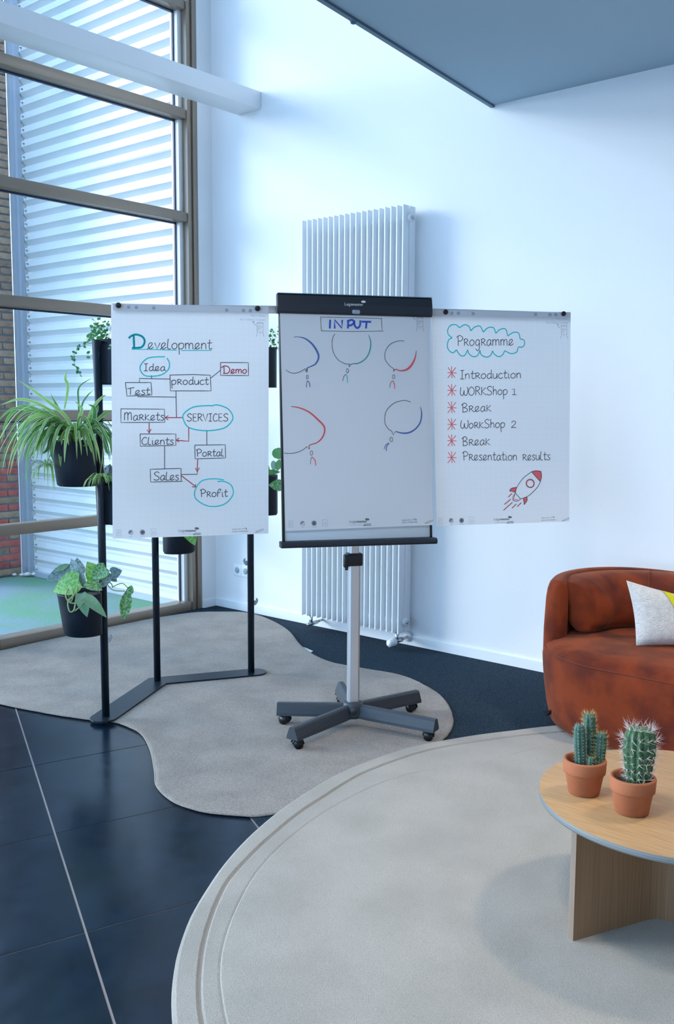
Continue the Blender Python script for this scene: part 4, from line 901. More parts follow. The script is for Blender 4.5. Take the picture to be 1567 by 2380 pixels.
hook(p3, -RT0, .618); hook(p3, RT0, .405); hook(p1, RT0, .385, .014)
hook(p2, -RT0*.2+Vector((.6, -.6, 0)), 1.30); hook(p1, RT0, 1.15)

# ================================================================== PLANTERS AND PLANTS
FH = Vector((-sy_, cy_, 0))
def dplan(c, r, flatdir, n=36, flat=.80):
    out = []
    for k in range(n):
        a = 2*PI*k/n; v = Vector((math.cos(a), math.sin(a), 0)); d = v.dot(flatdir); rr = r if d < flat else r*flat/d
        out.append(c+v*rr)
    return out
def planter(name, pole, dirv, dist, z1, h, label, group='black planters hanging on the plant stand', r=.103, fdir=None):
    dv = dirv.normalized(); fd = fdir or -dv; c = Vector((pole.x, pole.y, 0))+dv*dist
    o = empty(name, (c.x, c.y, z1-h), label, 'potted plant', group)
    def ringat(z, s, cc=None): return [p+Z1*z for p in dplan(Vector((c.x, c.y, 0)), r*s, fd)]
    def shift(ring, s): return [p+fd*(r*.80*(1-s)) for p in ring]
    R = []
    for z, s in ((z1-h, .70), (z1-h, .82), (z1-h+.006, .86), (z1-h*.5, .925), (z1-.012, .985), (z1-.004, 1.0), (z1, 1.0), (z1, .95), (z1-.010, .93), (z1-.022, .91)):
        R.append(shift(ringat(z, s), s))
    MB().rings(R, True, True, False).build('pot', pot_black, o)
    MB().rings([shift(ringat(z1-.020, .925), .925), shift(ringat(z1-.014, .5), .5), shift(ringat(z1-.013, .1), .1)], True, False, True).build('soil', soil, o)
    return o, Vector((c.x, c.y, z1-.012))
def blade(pts, wd, parent, m, tw=None, name='leaf'):
    P = smoothline(pts, 5); n = len(P); mb = MB(); vs = []; uv = []
    for i, p in enumerate(P):
        t = (P[min(i+1, n-1)]-P[max(i-1, 0)]).normalized(); f = i/(n-1)
        sd = t.cross(tw if tw else Vector((0, 0, 1))); sd = sd.normalized() if sd.length > .05 else RT0
        up = sd.cross(t).normalized()
        w_ = wd*(.45+.55*math.sin(min(1, f*2.2)*PI/2)) if f < .45 else wd*(1-((f-.45)/.55)**1.6)
        w_ = max(w_, .0004)
        vs += [p-sd*w_/2+up*w_*.18, p, p+sd*w_/2+up*w_*.18]; uv += [(0, f), (.5, f), (1, f)]
    fs = []
    for i in range(n-1):
        fs += [(3*i, 3*i+1, 3*i+4, 3*i+3), (3*i+1, 3*i+2, 3*i+5, 3*i+4)]
    return mb.add(vs, fs, True, uv).build(name, m, parent)
def dpt(x, y, base, dd):             # pixel at the forward distance of `base` + dd
    t = (base-CAM).dot(FW)+dd; return depth(x, y, t)
def leaf_shape(base, tip, wd, nrm, parent, m, kind='heart', fold=.15, bend=.12, name='leaf', n=8):
    """ovate leaf from base to tip"""
    ax = tip-base; L = ax.length; a = ax.normalized(); sd = a.cross(nrm).normalized(); up = sd.cross(a).normalized(); vs = []; uv = []
    for i in range(n+1):
        f = i/n
        if kind == 'heart': w_ = wd*.5*(math.sin(PI*min(1, (f*.93+.07))**.62))**.85 if f < 1 else 0
        elif kind == 'round': w_ = wd*.5*math.sqrt(max(0, 1-(2*f-1)**2))
        else: w_ = wd*.5*math.sin(PI*f)**.8 if 0 < f < 1 else 0
        z = -bend*L*(f**2)*1.0+bend*L*.3*f
        c = base+a*(L*f)+up*z
        back = a*(-.10*wd*(1-f)) if kind == 'heart' else Vector()
        vs += [c-sd*w_+up*fold*w_+back, c-sd*w_*.5+up*fold*w_*.35+back*.5, c, c+sd*w_*.5+up*fold*w_*.35+back*.5, c+sd*w_+up*fold*w_+back]
    fs = [(5*i+k, 5*i+k+1, 5*i+k+6, 5*i+k+5) for i in range(n) for k in range(4)]
    return MB().add(vs, fs, True).build(name, m, parent)
camdir = lambda p: (CAM-p).normalized()

# ---- spider plant, large (left of the near pole)
dl = -(RT0*.092+FH*.045)
sp1, s1 = planter('potted_spider_plant', p1, dl, .112, 1.283, .198, 'large spider plant with striped arching leaves in a black pot left of the near pole')
def spider(parent, c, blades, nrand, rng, L0, seed):
    random.seed(seed)
    for bl in blades:
        pts, wd, dd = bl[0], bl[1], bl[2]; n = len(pts)
        P = [dpt(x, y, c, dd*(i/(n-1))) for i, (x, y) in enumerate(pts)]
        blade(P, wd, parent, blade_m[bl[3] if len(bl) > 3 else 0], camdir(P[0]) if True else None)
    for k in range(nrand):
        a = random.uniform(*rng); L = L0*random.uniform(.6, 1.15); rise = random.uniform(.15, .75)
        d = (RT0*math.cos(a)+FH*math.sin(a)); b = c+d*random.uniform(0, .035)
        P = [b, b+d*L*.25+Z1*L*(.25+.35*rise), b+d*L*.6+Z1*L*(.18+.42*rise), b+d*L*.9+Z1*L*(-.12+.25*rise), b+d*L*1.02+Z1*L*(-.45+.15*rise)]
        blade(P, random.uniform(.011, .019), parent, random.choice(blade_m))
big = [([(175, 1005), (150, 965), (95, 920), (40, 882)], .017, -.05, 1), ([(150, 950), (158, 900), (152, 880), (156, 860)], .014, 0, 1),
       ([(170, 1010), (110, 950), (50, 928), (0, 942)], .016, -.05, 1), ([(170, 1010), (90, 960), (30, 950), (-10, 985)], .015, .02, 0),
       ([(170, 1005), (70, 945), (20, 970), (2, 1035)], .017, .05, 0), ([(165, 1010), (110, 965), (60, 985), (36, 1058)], .018, -.08, 1),
       ([(165, 1010), (100, 985), (70, 1000), (46, 1057)], .016, -.1, 1), ([(168, 1012), (95, 960), (55, 960), (20, 1005)], .014, 0, 0),
       ([(168, 1012), (110, 1000), (85, 1040), (60, 1075)], .017, -.05, 0), ([(160, 1015), (125, 1010), (110, 1045), (95, 1055)], .018, -.1, 2),
       ([(165, 1012), (130, 1010), (118, 1040), (128, 1085)], .018, -.12, 2), ([(160, 1012), (140, 1020), (140, 1060), (141, 1085)], .018, -.12, 0),
       ([(180, 1015), (165, 1000), (147, 1010), (143, 1035)], .020, -.16, 0), ([(180, 1005), (195, 990), (205, 1020), (213, 1053)], .022, -.16, 0),
       ([(185, 1008), (200, 1010), (205, 1030), (192, 1037)], .016, -.15, 2), ([(200, 1005), (225, 990), (245, 1010), (258, 1035)], .020, -.1, 0),
       ([(200, 1005), (235, 1000), (250, 1010), (262, 1018)], .020, -.05, 2), ([(195, 1000), (215, 950), (235, 925), (247, 918)], .014, 0, 1),
       ([(185, 1000), (183, 940), (184, 900), (215, 878)], .009, .05, 2), ([(190, 1000), (190, 945), (203, 920), (216, 908)], .008, .05, 2),
       ([(205, 1000), (212, 970), (225, 955), (228, 940)], .018, -.05, 0), ([(180, 1005), (185, 970), (190, 950), (172, 930)], .016, -.02, 1),
       ([(195, 1003), (215, 985), (220, 950), (205, 940)], .022, -.08, 2), ([(200, 1005), (228, 975), (250, 958), (262, 962)], .016, 0, 0),
       ([(180, 1005), (150, 985), (115, 975), (80, 1005), (65, 1030)], .016, .05, 1), ([(175, 1008), (130, 970), (90, 975), (70, 1020)], .014, -.02, 0),
       ([(190, 1010), (170, 995), (155, 1003), (160, 1035)], .018, -.17, 1), ([(210, 1005), (240, 1010), (246, 1045), (252, 1056)], .017, -.1, 0),
       ([(180, 1002), (140, 955), (128, 935), (118, 915)], .014, .05, 0), ([(215, 1005), (250, 995), (258, 1040), (258, 1058)], .012, -.05, 1)]
spider(sp1, s1, big, 46, (0, 2*PI), .20, 3)
spider(sp1, s1, [], 22, (PI*.8, PI*1.3), .30, 9); spider(sp1, s1, [], 14, (PI*.7, PI*1.4), .24, 10)
def baby(parent, cpt, k, n, seed, down=.6):
    random.seed(seed)
    for i in range(n):
        a = random.uniform(0, 2*PI); L = k*random.uniform(.6, 1.2); d = RT0*math.cos(a)+FH*math.sin(a)*.8; r = random.uniform(-.2, .8)
        P = [cpt, cpt+d*L*.35+Z1*L*.3*r, cpt+d*L*.75+Z1*L*(.1*r-.15), cpt+d*L*.95-Z1*L*(down-.3*r)]
        blade(P, random.uniform(.005, .009), parent, random.choice(blade_m[:2]))
c1 = dpt(236, 1108, s1, -.15); MB().tube([dpt(238, 1010, s1, -.13), dpt(240, 1040, s1, -.14), dpt(238, 1068, s1, -.15), dpt(233, 1100, s1, -.15)], .0016, 5).build('runner', stem_m, sp1); MB().tube([dpt(238, 1066, s1, -.15), dpt(243, 1100, s1, -.15)], .0014, 5).build('runner', stem_m, sp1)
baby(sp1, c1, .085, 34, 5)
c2 = dpt(108, 1083, s1, -.02); MB().tube([dpt(150, 1010, s1, -.08), dpt(125, 1035, s1, -.05), dpt(115, 1060, s1, -.03), dpt(108, 1083, s1, -.02)], .0016, 5).build('runner', stem_m, sp1)
baby(sp1, c2, .11, 24, 6, .9)
MB().tube([dpt(175, 1018, s1, -.1), dpt(178, 1027, s1, -.115), dpt(180, 1036, s1, -.115)], [.004, .003, .001], 6).build('dry_root', twig, sp1)

# ---- satin pothos (low, left of near pole)
sp4, s4 = planter('potted_satin_pothos', p1, dl, .100, .606, .190, 'mottled satin pothos with trailing stems in the lowest black pot of the near pole')
def pl(b, t, wd, m, dd=-.05, kind='heart', tilt=(0, 0), par=None, c=None, fold=.12, bend=.1, dt=0):
    par = par or sp4; c = c or s4; B = dpt(b[0], b[1], c, dd); T = dpt(t[0], t[1], c, dd+dt)
    nn = (camdir(B)+RT0*tilt[0]+Z1*tilt[1]).normalized(); B = B+(B-T)*.10; return leaf_shape(B, T, wd*1.25, nn, par, m, kind, fold, bend)
pl((177, 1352), (118, 1372), .088, leaf_bright, -.12, tilt=(-.2, .4), fold=.1, bend=.25)
pl((160, 1325), (106, 1350), .062, leaf_grey, -.03, tilt=(-.5, -.5))
pl((159, 1312), (128, 1328), .018, leaf_plain, -.05, kind='oval', bend=-.2)
pl((181, 1330), (180, 1296), .054, leaf_grey, 0.0, tilt=(.3, 0))
pl((168, 1305), (196, 1368), .045, leaf_grey, -.1, kind='oval', tilt=(-.5, 0), bend=.1)
pl((172, 1328), (199, 1360), .038, leaf_pothos, -.09, kind='oval', tilt=(.5, 0))
pl((226, 1345), (205, 1303), .076, leaf_bright, -.12, tilt=(.3, .5), bend=.25)
pl((243, 1322), (212, 1346), .055, leaf_pothos, -.14, tilt=(0, .2), fold=.3)
pl((206, 1352), (238, 1372), .050, leaf_pothos, -.14, tilt=(0, .3))
pl((262, 1333), (284, 1326), .045, leaf_grey, -.06, tilt=(.2, .2)); pl((250, 1334), (272, 1352), .024, leaf_grey, -.06, kind='oval')
pl((250, 1330), (245, 1362), .035, leaf_grey, -.1, kind='oval'); pl((235, 1352), (245, 1363), .03, leaf_grey, -.1, kind='oval')
pl((297, 1374), (285, 1440), .042, leaf_pothos, -.08, kind='oval', tilt=(.2, 0), fold=.25, bend=-.16); pl((299, 1384), (306, 1360), .026, leaf_pothos, -.085, kind='oval')
pl((203, 1392), (250, 1433), .040, leaf_plain, -.17, tilt=(0, .5), fold=.35, bend=.22)
pl((190, 1385), (202, 1435), .048, leaf_plain, -.15, kind='heart', tilt=(-.2, .1), fold=.2)
for st, r in (([(180, 1362), (176, 1395), (172, 1418), (162, 1421), (158, 1400), (170, 1385), (182, 1368)], .0034), ([(158, 1368), (153, 1385), (160, 1399), (175, 1402), (190, 1394)], .003), ([(168, 1366), (170, 1385), (165, 1398), (158, 1392)], .0028),
              ([(174, 1420), (188, 1408), (204, 1390)], .0032), ([(247, 1355), (262, 1371), (290, 1374)], .0026), ([(262, 1364), (285, 1356), (303, 1374)], .0022), ([(240, 1345), (258, 1356), (262, 1366)], .0026)):
    MB().tube(smoothline([dpt(x, y, s4, -.15 if x < 240 else -.075) for x, y in st], 5), r, 6).build('stem', stem_m, sp4)
MB().tube([dpt(159, 1370, s4, -.13), dpt(161, 1390, s4, -.13)], .003, 5).build('dry_stem', twig, sp4)

# ---- top pot of the near pole: small-leaf creeper
dr = RT0*.055+FH*.075
sp0, s0_ = planter('potted_creeping_fig', p1, dr, .102, 1.728, .198, 'small-leaved trailing creeper in the top black pot behind the near pole')
def tiny(parent, p, s, m=leaf_s):
    d = Vector((random.uniform(-1, 1), random.uniform(-1, 1), random.uniform(-.7, .7))).normalized(); n = (camdir(p)+Vector((random.uniform(-.8, .8), random.uniform(-.8, .8), random.uniform(-.8, .8)))).normalized()
    sd = d.cross(n); sd = sd.normalized() if sd.length > .1 else RT0; n = sd.cross(d)
    P = [p, p+d*s*.3-sd*s*.3, p+d*s*.75-sd*s*.27, p+d*s, p+d*s*.75+sd*s*.27, p+d*s*.3+sd*s*.3, p+d*s*.5+n*s*.08]
    MB().add(P, [(0, 1, 6), (1, 2, 6), (2, 3, 6), (3, 4, 6), (4, 5, 6), (5, 0, 6)], True).build('leaf', m, parent)
random.seed(11)
strand = [(196, 803), (187, 806), (178, 812), (176, 820), (172, 826), (173, 832), (172, 838), (174, 848), (176, 853), (181, 860), (184, 864), (186, 870)]
MB().tube([dpt(x, y, s0_, -.02) for x, y in [(222, 795), (200, 800)]+strand], .0012, 4).build('stem', stem_m, sp0)
for x, y in strand:
    tiny(sp0, dpt(x, y, s0_, -.02), .018); tiny(sp0, dpt(x+random.uniform(-4, 4), y+random.uniform(-3, 3), s0_, -.02), .016)
for (x, y) in ((201, 822), (200, 830), (217, 745), (225, 742), (222, 750), (240, 760), (244, 757), (228, 764), (218, 772), (238, 775)): tiny(sp0, dpt(x, y, s0_, 0), .020)
for k in range(105):
    f = random.random(); x = 200+f*58; y = 790-random.random()**1.4*(14+30*math.sin(f*PI*.7)); y += max(0, (215-x)*.5)
    tiny(sp0, dpt(x, y, s0_, random.uniform(-.09, .09)), random.uniform(.013, .022), random.choice((leaf_s, leaf_s, leaf_l)))
for st in ([(240, 792), (232, 770), (220, 745)], [(245, 792), (243, 770), (240, 758)], [(235, 792), (215, 780), (200, 790)], [(250, 792), (255, 775), (258, 760)]):
    MB().tube(smoothline([dpt(x, y, s0_, 0) for x, y in st]), .001, 4).build('stem', twig, sp0)
tiny(sp0, dpt(253, 804, s0_, -.11), .02, leaf_plain); tiny(sp0, dpt(252, 812, s0_, -.11), .02, leaf_plain)
# ---- third pot near pole, behind
sp3, s3_ = planter('potted_silver_plant', p1, dr, .102, 1.103, .198, 'silvery-leaved plant in a black pot behind the near pole, below the spider plant')
for b, t, wd in (((250, 1108), (256, 1078), .05), ((255, 1105), (268, 1085), .06), ((252, 1112), (262, 1098), .045), ((262, 1110), (280, 1092), .06), ((270, 1108), (292, 1100), .05), ((258, 1116), (266, 1104), .03)):
    pl(b, t, wd, leaf_grey if wd > .045 else leaf_pothos, 0, par=sp3, c=s3_, tilt=(0, .4))
# ---- middle pole
d2v = RT0*.11+FH*.03
sp5, s5_ = planter('potted_variegated_plant', p2, d2v, .125, .886, .196, 'black pot on the middle pole with a pale mottled leaf, below the Development sheet')
pl((436, 1225), (454, 1268), .065, leaf_bright, -.14, par=sp5, c=s5_, tilt=(.2, .1), fold=.1)
for b, t in (((400, 1170), (380, 1130)), ((415, 1165), (425, 1120)), ((420, 1170), (460, 1150)), ((410, 1170), (365, 1165))): pl(b, t, .06, leaf_pothos, 0, par=sp5, c=s5_, tilt=(0, .5))
sp6, s6_ = planter('potted_spider_plant', p2, d2v, .125, 1.610, .196, 'spider plant behind the Development sheet, only two leaf tips showing above it')
for pts, wd in (([(430, 870), (415, 780), (402, 715), (396, 703)], .015), ([(440, 870), (465, 770), (490, 716), (507, 697)], .014), ([(430, 870), (400, 830), (380, 840), (365, 880)], .015), ([(440, 870), (470, 830), (490, 850), (500, 890)], .015), ([(435, 870), (440, 800), (445, 770), (450, 750)], .014)):
    blade([dpt(x, y, s6_, 0) for x, y in pts], wd, sp6, blade_m[1])
# ---- far pole
d3 = RT0*.054-FH*.095
sp7, s7_ = planter('potted_bushy_herb', p3, d3, .124, 1.728, .198, 'bushy small-leaved plant in a black pot between the Development sheet and the easel, upper', fdir=RT0)
random.seed(21)
for k in range(90):
    f = random.random(); x = 590+f*60; y = 811-random.random()*(12+44*f); tiny(sp7, dpt(x, y, s7_, random.uniform(-.05, .05)), random.uniform(.014, .022), random.choice((leaf_l, leaf_s)))
for st in ([(630, 812), (634, 785), (632, 762)], [(636, 812), (640, 785), (641, 768)], [(622, 812), (615, 800), (625, 790)], [(612, 812), (605, 795), (598, 790)]):
    MB().tube(smoothline([dpt(x, y, s7_, 0) for x, y in st]), .0012, 4).build('stem', stem_m, sp7)
sp8, s8_ = planter('potted_rubber_plant', p3, d3, .127, 1.084, .198, 'plant with rounded glossy leaves in a black pot between the sheets, lower', r=.106, fdir=RT0)
pl((648, 1065), (648, 1040), .055, leaf_l, 0, kind='round', par=sp8, c=s8_); pl((638, 1092), (635, 1070), .024, mat('leaf_pale', (.32, .5, .42), .4, trans=.3), 0, kind='round', par=sp8, c=s8_); pl((645, 1092), (650, 1067), .028, leaf_l, 0, kind='oval', par=sp8, c=s8_)
pl((610, 1098), (652, 1097), .022, leaf_s, -.06, kind='oval', par=sp8, c=s8_); pl((652, 1128), (624, 1127), .048, leaf_pothos, -.12, kind='heart', par=sp8, c=s8_, fold=.05)
pl((625, 1095), (600, 1075), .04, leaf_l, 0, kind='oval', par=sp8, c=s8_)

# ================================================================== SOFA
SO = empty('sofa', (-1.2, 4.06, .013), 'rust orange velvet tub sofa with rounded arm against the back wall', 'sofa')
cxl, cxr, cyy, rr_ = -1.65, -.45, 4.06, .445
def contour(r, n=28):
    """closed capsule outline, starts at front centre going left"""
    P = []
    for k in range(12): P.append(Vector((cxr+(cxl-cxr)*k/12, cyy-r, 0)))
    for k in range(n+1):
        a = -PI/2-PI*k/n; P.append(Vector((cxl+math.cos(a)*r, cyy+math.sin(a)*r, 0)))
    for k in range(1, 12): P.append(Vector((cxl+(cxr-cxl)*k/12, cyy+r, 0)))
    for k in range(n+1):
        a = PI/2-PI*k/n; P.append(Vector((cxr+math.cos(a)*r, cyy+math.sin(a)*r, 0)))
    return P
prof = [(-.10, .030), (-.062, .030), (-.040, .045), (-.022, .11), (-.008, .20), (0, .28), (.003, .33), (-.002, .360), (-.016, .385), (-.045, .404), (-.09, .414), (-.16, .420), (-.30, .424)]
MB().rings([[p+Z1*z for p in contour(rr_+d)] for d, z in prof], True, True, True).build('seat_base', velvet_m, SO)
sm_ = MB().tube([p+Z1*.372 for p in contour(rr_-.0065)][6:44], .0022, 5, False); sm_.build('seat_seam', mat('velvet_seam', (.16, .03, .01), .8), SO)
# shell (arm + back): sweep from angle a0 at left end round to back, then straight right
def path(r, n=40):
    P = []; a0 = math.radians(213.5)
    for k in range(n+1):
        a = a0+(math.radians(90)-a0)*k/n; P.append((Vector((cxl+math.cos(a)*r, cyy+math.sin(a)*r, 0)), Vector((math.cos(a), math.sin(a), 0))))
    for k in range(1, 13): P.append((Vector((cxl+(cxr-cxl)*k/12, cyy+r, 0)), Vector((0, 1, 0))))
    for k in range(1, 20):
        a = PI/2-math.radians(123)*k/20; P.append((Vector((cxr+math.cos(a)*r, cyy+math.sin(a)*r, 0)), Vector((math.cos(a), math.sin(a), 0))))
    return P
PP = path(rr_-.055); rings = []
tn = len(PP)
for i, (c, o_) in enumerate(PP):
    e = min(i, tn-1-i); sc_ = {0: .30, 1: .80, 2: .95}.get(e, 1.0)
    hz = .668 + (.012*math.sin(min(1, i/40)*PI))
    if i == 0: c = c
    T = .052
    sec = []
    ns = 20
    for k in range(ns):
        a = 2*PI*k/ns; ca, sa = math.cos(a), math.sin(a)
        x = T*sc_*math.copysign(abs(ca)**.55, ca); zc = (.22+hz)/2; zh = (hz-.22)/2*(.93 if e == 0 else 1); z = zc+zh*math.copysign(abs(sa)**.40, sa)
        x += .006 - .010*max(0, (z-.40)/.27)
        sec.append(c+o_*x+Z1*z)
    rings.append(sec)
MB().rings(rings, True, True, True).build('arm_and_back', velvet_m, SO)
# puffy inner back cushion with pleats near the arm
PC = path(rr_-.180); rings = []; random.seed(4)
start = 2
for i, (c, o_) in enumerate(PC[start:44]):
    grow = min(1, (i/7)**.6) if i else .12
    ns = 32; sec = []
    for k in range(ns):
        a = 2*PI*k/ns; ca, sa = math.cos(a), math.sin(a); T = .105*(.35+.65*grow)
        pl_ = .006*math.sin(k*1.9+.6*math.sin(i*.8))*max(0, 1-i/12)*(1 if ca < .3 else 0)
        x = T*math.copysign(abs(ca)**.8, ca)+pl_; zc = .545; zh = .126*(.84+.16*grow); z = zc+zh*math.copysign(abs(sa)**.75, sa)
        if z > .54: x += (z-.54)*.50
        sec.append(c+o_*(x+.012*(1-grow))+Z1*z)
    rings.append(sec)
MB().rings(rings, True, True, True).build('back_cushion', velvet_m, SO)
sa_ = rings[24]; MB().tube([p*1.0 for p in sa_[14:24]]+[], .0016, 4, False)
# vertical seam on back
i_s = 31; q = [p-PC[i_s+2][1]*.0006+Z1*(.0006 if p.z > .6 else 0) for p in rings[i_s][6:25]]
MB().tube(q, .0018, 5).build('cushion_seam', mat('velvet_seam', (.16, .03, .01), .8), SO)
tg = on(1268, 1655, 1, 3.86); tg2 = Vector((-2.055, 3.93, .10))
MB().add([on(1282, 1650, 2, .115)+Vector((0, 0, 0)), on(1263, 1652, 2, .11), on(1269, 1665, 2, .09), on(1282, 1660, 2, .095)], [(0, 1, 2, 3)]).build('fabric_tag', black_tag, SO, label='small black fabric tag')
# white pillow
BLp = on(1479, 1500, 2, .428); BRd = (on(1567, 1500, 2, .428)-BLp).normalized(); nP = Vector((BRd.y, -BRd.x, 0)); nP = nP if nP.y < 0 else -nP
tiltp = .22; nPl = (nP*math.cos(tiltp)+Z1*math.sin(tiltp)).normalized()
cTL, cBL = onp(1456, 1349, BLp, nPl), BLp; cTR, cBR = onp(1720, 1408, BLp, nPl), onp(1712, 1512, BLp, nPl)
def pillow(TL, TR, BL, BR, nrm, th, m, nx=26, ny=18):
    mb = MB()
    def pt(a, b, s_):
        e = (1-(2*a-1)**4)*(1-(2*b-1)**4); pinch = .035*(math.sin(a*PI)*(abs(2*b-1)**3))
        aa = a; bb_ = .5+(b-.5)*(1-.10*math.sin(a*PI)); aa = .5+(a-.5)*(1-.05*math.sin(b*PI))
        p = (TL*(1-aa)+TR*aa)*(1-bb_)+(BL*(1-aa)+BR*aa)*bb_
        return p+nrm*(s_*th*max(e, 0)**.55)
    for s_ in (1, -1):
        vs = [pt(i/nx, j/ny, s_) for j in range(ny+1) for i in range(nx+1)]
        fs = [(j*(nx+1)+i, (j+1)*(nx+1)+i, (j+1)*(nx+1)+i+1, j*(nx+1)+i+1)[::s_] for j in range(ny) for i in range(nx)]
        mb.add(vs, fs, True)
    return mb, pt
mbp, ptf = pillow(cTL, cTR, cBL, cBR, nPl, .055, boucle)
PI_ = mbp.build('throw_pillow', boucle, origin=BLp, label='white boucle pillow with a yellow stripe leaning in the rust sofa', cat='pillow')
vs = []; nn_ = 24
for j in range(nn_+1):
    b_ = j/nn_; a0 = .30+.20*b_; sc2 = .006*math.sin(j*2.2)
    vs += [ptf(a0+sc2*.3, b_, 1)+nPl*.004, ptf(a0+.042+sc2*.3, b_, 1)+nPl*.008, ptf(a0+.085, b_, 1)+nPl*.004]
fs = []
for j in range(nn_): fs += [(3*j, 3*j+3, 3*j+4, 3*j+1), (3*j+1, 3*j+4, 3*j+5, 3*j+2)]
MB().add(vs, fs, True).build('yellow_stripe', yellow, PI_, label='bright yellow tufted stripe')

# ================================================================== COFFEE TABLE
tc_ = Vector((-.925, 2.555, 0)); zt0 = .024; ztop = .372; Rt_ = .381
CT = empty('coffee_table', (tc_.x, tc_.y, zt0), 'round oak coffee table with thin top and curved panel legs', 'table')
MB().lathe(tc_, [(Rt_-.002, ztop-.018), (Rt_, ztop-.016), (Rt_, ztop-.002), (Rt_-.0015, ztop-.0005)], 96, True, True).build('table_top_core', edge_m, CT, label='grey laminated edge')
ri = MB(); 
for k_, z in ((0, ztop-.0125), (1, ztop-.0075)): ri.lathe(tc_, [(Rt_+.0002, z), (Rt_+.0006, z+.0008), (Rt_+.0002, z+.0016)], 96, False, False)
ri.build('edge_ply_line', mat('ply_line', (.25, .27, .28), .5), CT)
top = MB().lathe(tc_, [(Rt_-.0012, ztop-.0006), (Rt_-.0022, ztop)], 96, True, True).build('table_top', oak_top, CT)
def bentpanel(pts, th, z0, z1):
    P = [Vector((p[0], p[1], 0)) for p in pts]; n = len(P); L, R2 = [], []
    for i in range(n):
        t = (P[min(i+1, n-1)]-P[max(i-1, 0)]).normalized(); s_ = Vector((-t.y, t.x, 0)); L.append(P[i]+s_*th/2); R2.append(P[i]-s_*th/2)
    pr_ = L+R2[::-1]; m = len(pr_)
    return MB().add([p+Z1*z0 for p in pr_]+[p+Z1*z1 for p in pr_], [(i, (i+1) % m, (i+1) % m+m, i+m) for i in range(m) if i != n-1 and i != m-1]), (L, R2)
A0 = Vector((-1.093, 2.262)); d1 = Vector((.42, .907)).normalized(); A1 = A0+d1*.255
arc = []; rad_ = .075; d2_ = Vector((d1.y, -d1.x)); cen = A1+d2_*rad_
for k in range(1, 10):
    a = (PI/2)*k/10; arc.append(cen-d2_*rad_*math.cos(a)+d1*rad_*math.sin(a))
A2 = cen+d1*rad_; A3 = A2+d2_*.235
ptsl = [A0, A0+d1*.12, A1]+arc+[A2, A3]
for rot in (0, PI):
    Pq = []
    for p in ptsl:
        v = p-tc_.xy
        if rot: v = Vector((-v.x, -v.y))
        Pq.append(tc_.xy+v)
    if rot: Pq = [p+Vector((.012, .008)) for p in Pq]
    mbp2, (L_, R_2) = bentpanel(Pq, .021, zt0, ztop-.0185); pan = mbp2.build('leg_panel', oak_panel, CT)
    for a_, b_ in ((L_[0], R_2[0]), (L_[-1], R_2[-1])):
        MB().add([a_+Z1*zt0, b_+Z1*zt0, b_+Z1*(ztop-.0185), a_+Z1*(ztop-.0185)], [(0, 1, 2, 3)]).build('ply_edge', oak_edge, pan, label='pale layered plywood edge')

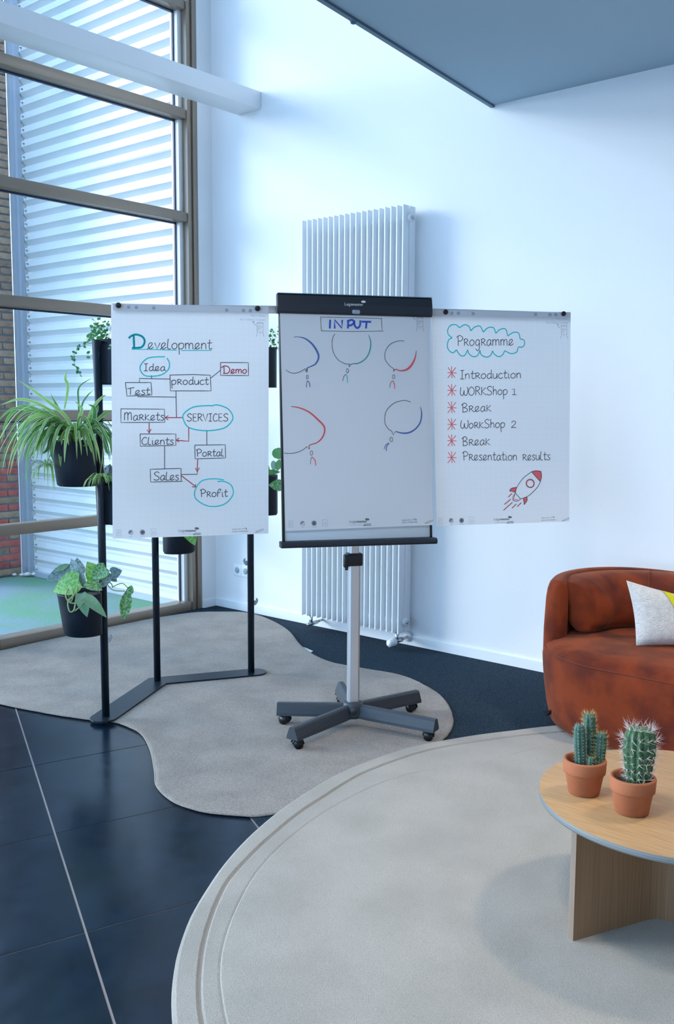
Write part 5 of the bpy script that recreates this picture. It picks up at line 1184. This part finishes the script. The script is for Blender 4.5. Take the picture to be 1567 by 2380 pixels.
# ================================================================== CACTI
def terracotta_pot(c, h, r0, r1, o):
    rim = h*.40
    MB().lathe(c, [(r0-.004, 0), (r0, .003), (r0+(r1*.90-r0)*.9, h-rim-.002), (r1*.90, h-rim), (r1*.965, h-rim+.002), (r1*.975, h-rim+.008), (r1, h-.004), (r1-.002, h), (r1-.008, h), (r1-.011, h-.004), (r1-.014, h-.022)], 48, True, False).build('pot', terracotta, o)
    MB().lathe(c, [(r1-.0135, h-.020), (r1*.5, h-.014), (.004, h-.012)], 32, False, True, mod=lambda k, z: 1+.02*math.sin(k*5)).build('soil', soil, o)
def cactus_stem(parent, base, top, r, ribs, m, msp, spl, areo, nsp, upbias=.2, seed=1, name='stem', taper=.82):
    random.seed(seed); ax = (top-base); H_ = ax.length; a = ax.normalized(); u = a.orthogonal().normalized(); v = a.cross(u); N_ = ribs*8; NZ = 22
    def rad(f):
        if f > .78: g = (f-.78)/.22; return r*math.sqrt(max(0, 1-g*g))
        return r*(taper+(1-taper)*min(1, f/.6))
    def pt(f, th, extra=0): 
        rb = .84+.16*abs(math.cos(th*ribs/2))**.8
        q = rad(f)*(rb if f < .97 else .9)+extra; return base+a*(H_*(f if f < .78 else .78+.22*math.sin((f-.78)/.22*PI/2)**1.0))+(u*math.cos(th)+v*math.sin(th))*q
    R = [[pt(i/NZ, 2*PI*k/N_) for k in range(N_)] for i in range(NZ+1)]
    st = MB().rings(R, True, False, True).build(name, m, parent)
    sp = MB(); ar = MB()
    for rb in range(ribs):
        th = 2*PI*rb/ribs
        for j in range(areo):
            f = .04+.94*(j+.5*(rb % 2)*0+.5)/areo; p = pt(f, th, .0004); p2_ = pt(min(f+.02, 1), th)
            out = (u*math.cos(th)+v*math.sin(th))*(1-.6*max(0, (f-.75)/.25))+a*max(0, (f-.7)/.3)*1.1; out.normalize()
            sd = a.cross(out); sd = sd.normalized() if sd.length > .1 else u; s_ = r*.055
            ar.add([p+a*s_, p+sd*s_, p-a*s_, p-sd*s_, p+out*s_*.8], [(0, 1, 4), (1, 2, 4), (2, 3, 4), (3, 0, 4)])
            for q in range(nsp):
                d = (out*random.uniform(.35, 1)+sd*random.uniform(-1, 1)+a*random.uniform(-.8+upbias, 1)).normalized(); L = spl*random.uniform(.5, 1.15)*(1+.3*(f > .8)); w_ = spl*.022
                e = d.cross(a).normalized() if abs(d.dot(a)) < .95 else u; e2 = d.cross(e)
                sp.add([p+e*w_, p-e*w_*.5+e2*w_*.87, p-e*w_*.5-e2*w_*.87, p+d*L], [(0, 1, 3), (1, 2, 3), (2, 0, 3)])
    ar.build('areoles', areole, st, kind='stuff'); sp.build('spines', msp, st, kind='stuff')
    return st
pa = Vector((-1.143, 2.417, ztop)); CA = empty('cactus_in_pot', pa, 'terracotta pot with a clustered column cactus with yellow spines, left one on the table', 'cactus', 'cacti on the coffee table')
terracotta_pot(pa, .098, .043, .0595, CA)
def cz(x, y, off=Vector((0, 0, 0)), c=pa):        # point above the pot at the pot's own distance
    t = (Vector((c.x, c.y, c.z+.12))-CAM).dot(FW); return depth(x, y, t)+off
cactus_stem(CA, cz(1350, 1788), cz(1345, 1681, -FH*.01), .0165, 9, cactus_a, spine_w, .007, 14, 7, seed=1, taper=.85)
cactus_stem(CA, cz(1374, 1785, FH*.018), cz(1375, 1662, FH*.022), .0185, 8, cactus_a, spine_y, .012, 15, 9, seed=2, taper=.7)
cactus_stem(CA, cz(1392, 1786, -FH*.005), cz(1399, 1702), .0160, 9, cactus_a, spine_y, .010, 11, 9, seed=3, taper=.7)
cactus_stem(CA, cz(1369, 1790, -FH*.018), cz(1371, 1752, -FH*.02), .0110, 8, cactus_a, spine_y, .008, 6, 8, seed=4)
cactus_stem(CA, cz(1386, 1792, -FH*.014), cz(1389, 1765, -FH*.015), .0085, 7, cactus_a, spine_y, .009, 5, 9, seed=5)
pb = Vector((-.989, 2.384, ztop)); CB = empty('cactus_in_pot', pb, 'terracotta pot with one stout cactus bristling with long pale spines, right on the table', 'cactus', 'cacti on the coffee table')
terracotta_pot(pb, .098, .0445, .0605, CB)
cactus_stem(CB, cz(1482, 1838, Vector((0, 0, 0)), pb), cz(1489, 1690, Vector((0, 0, 0)), pb), .0425, 13, cactus_b, spine_w, .024, 8, 9, seed=8, taper=.62)
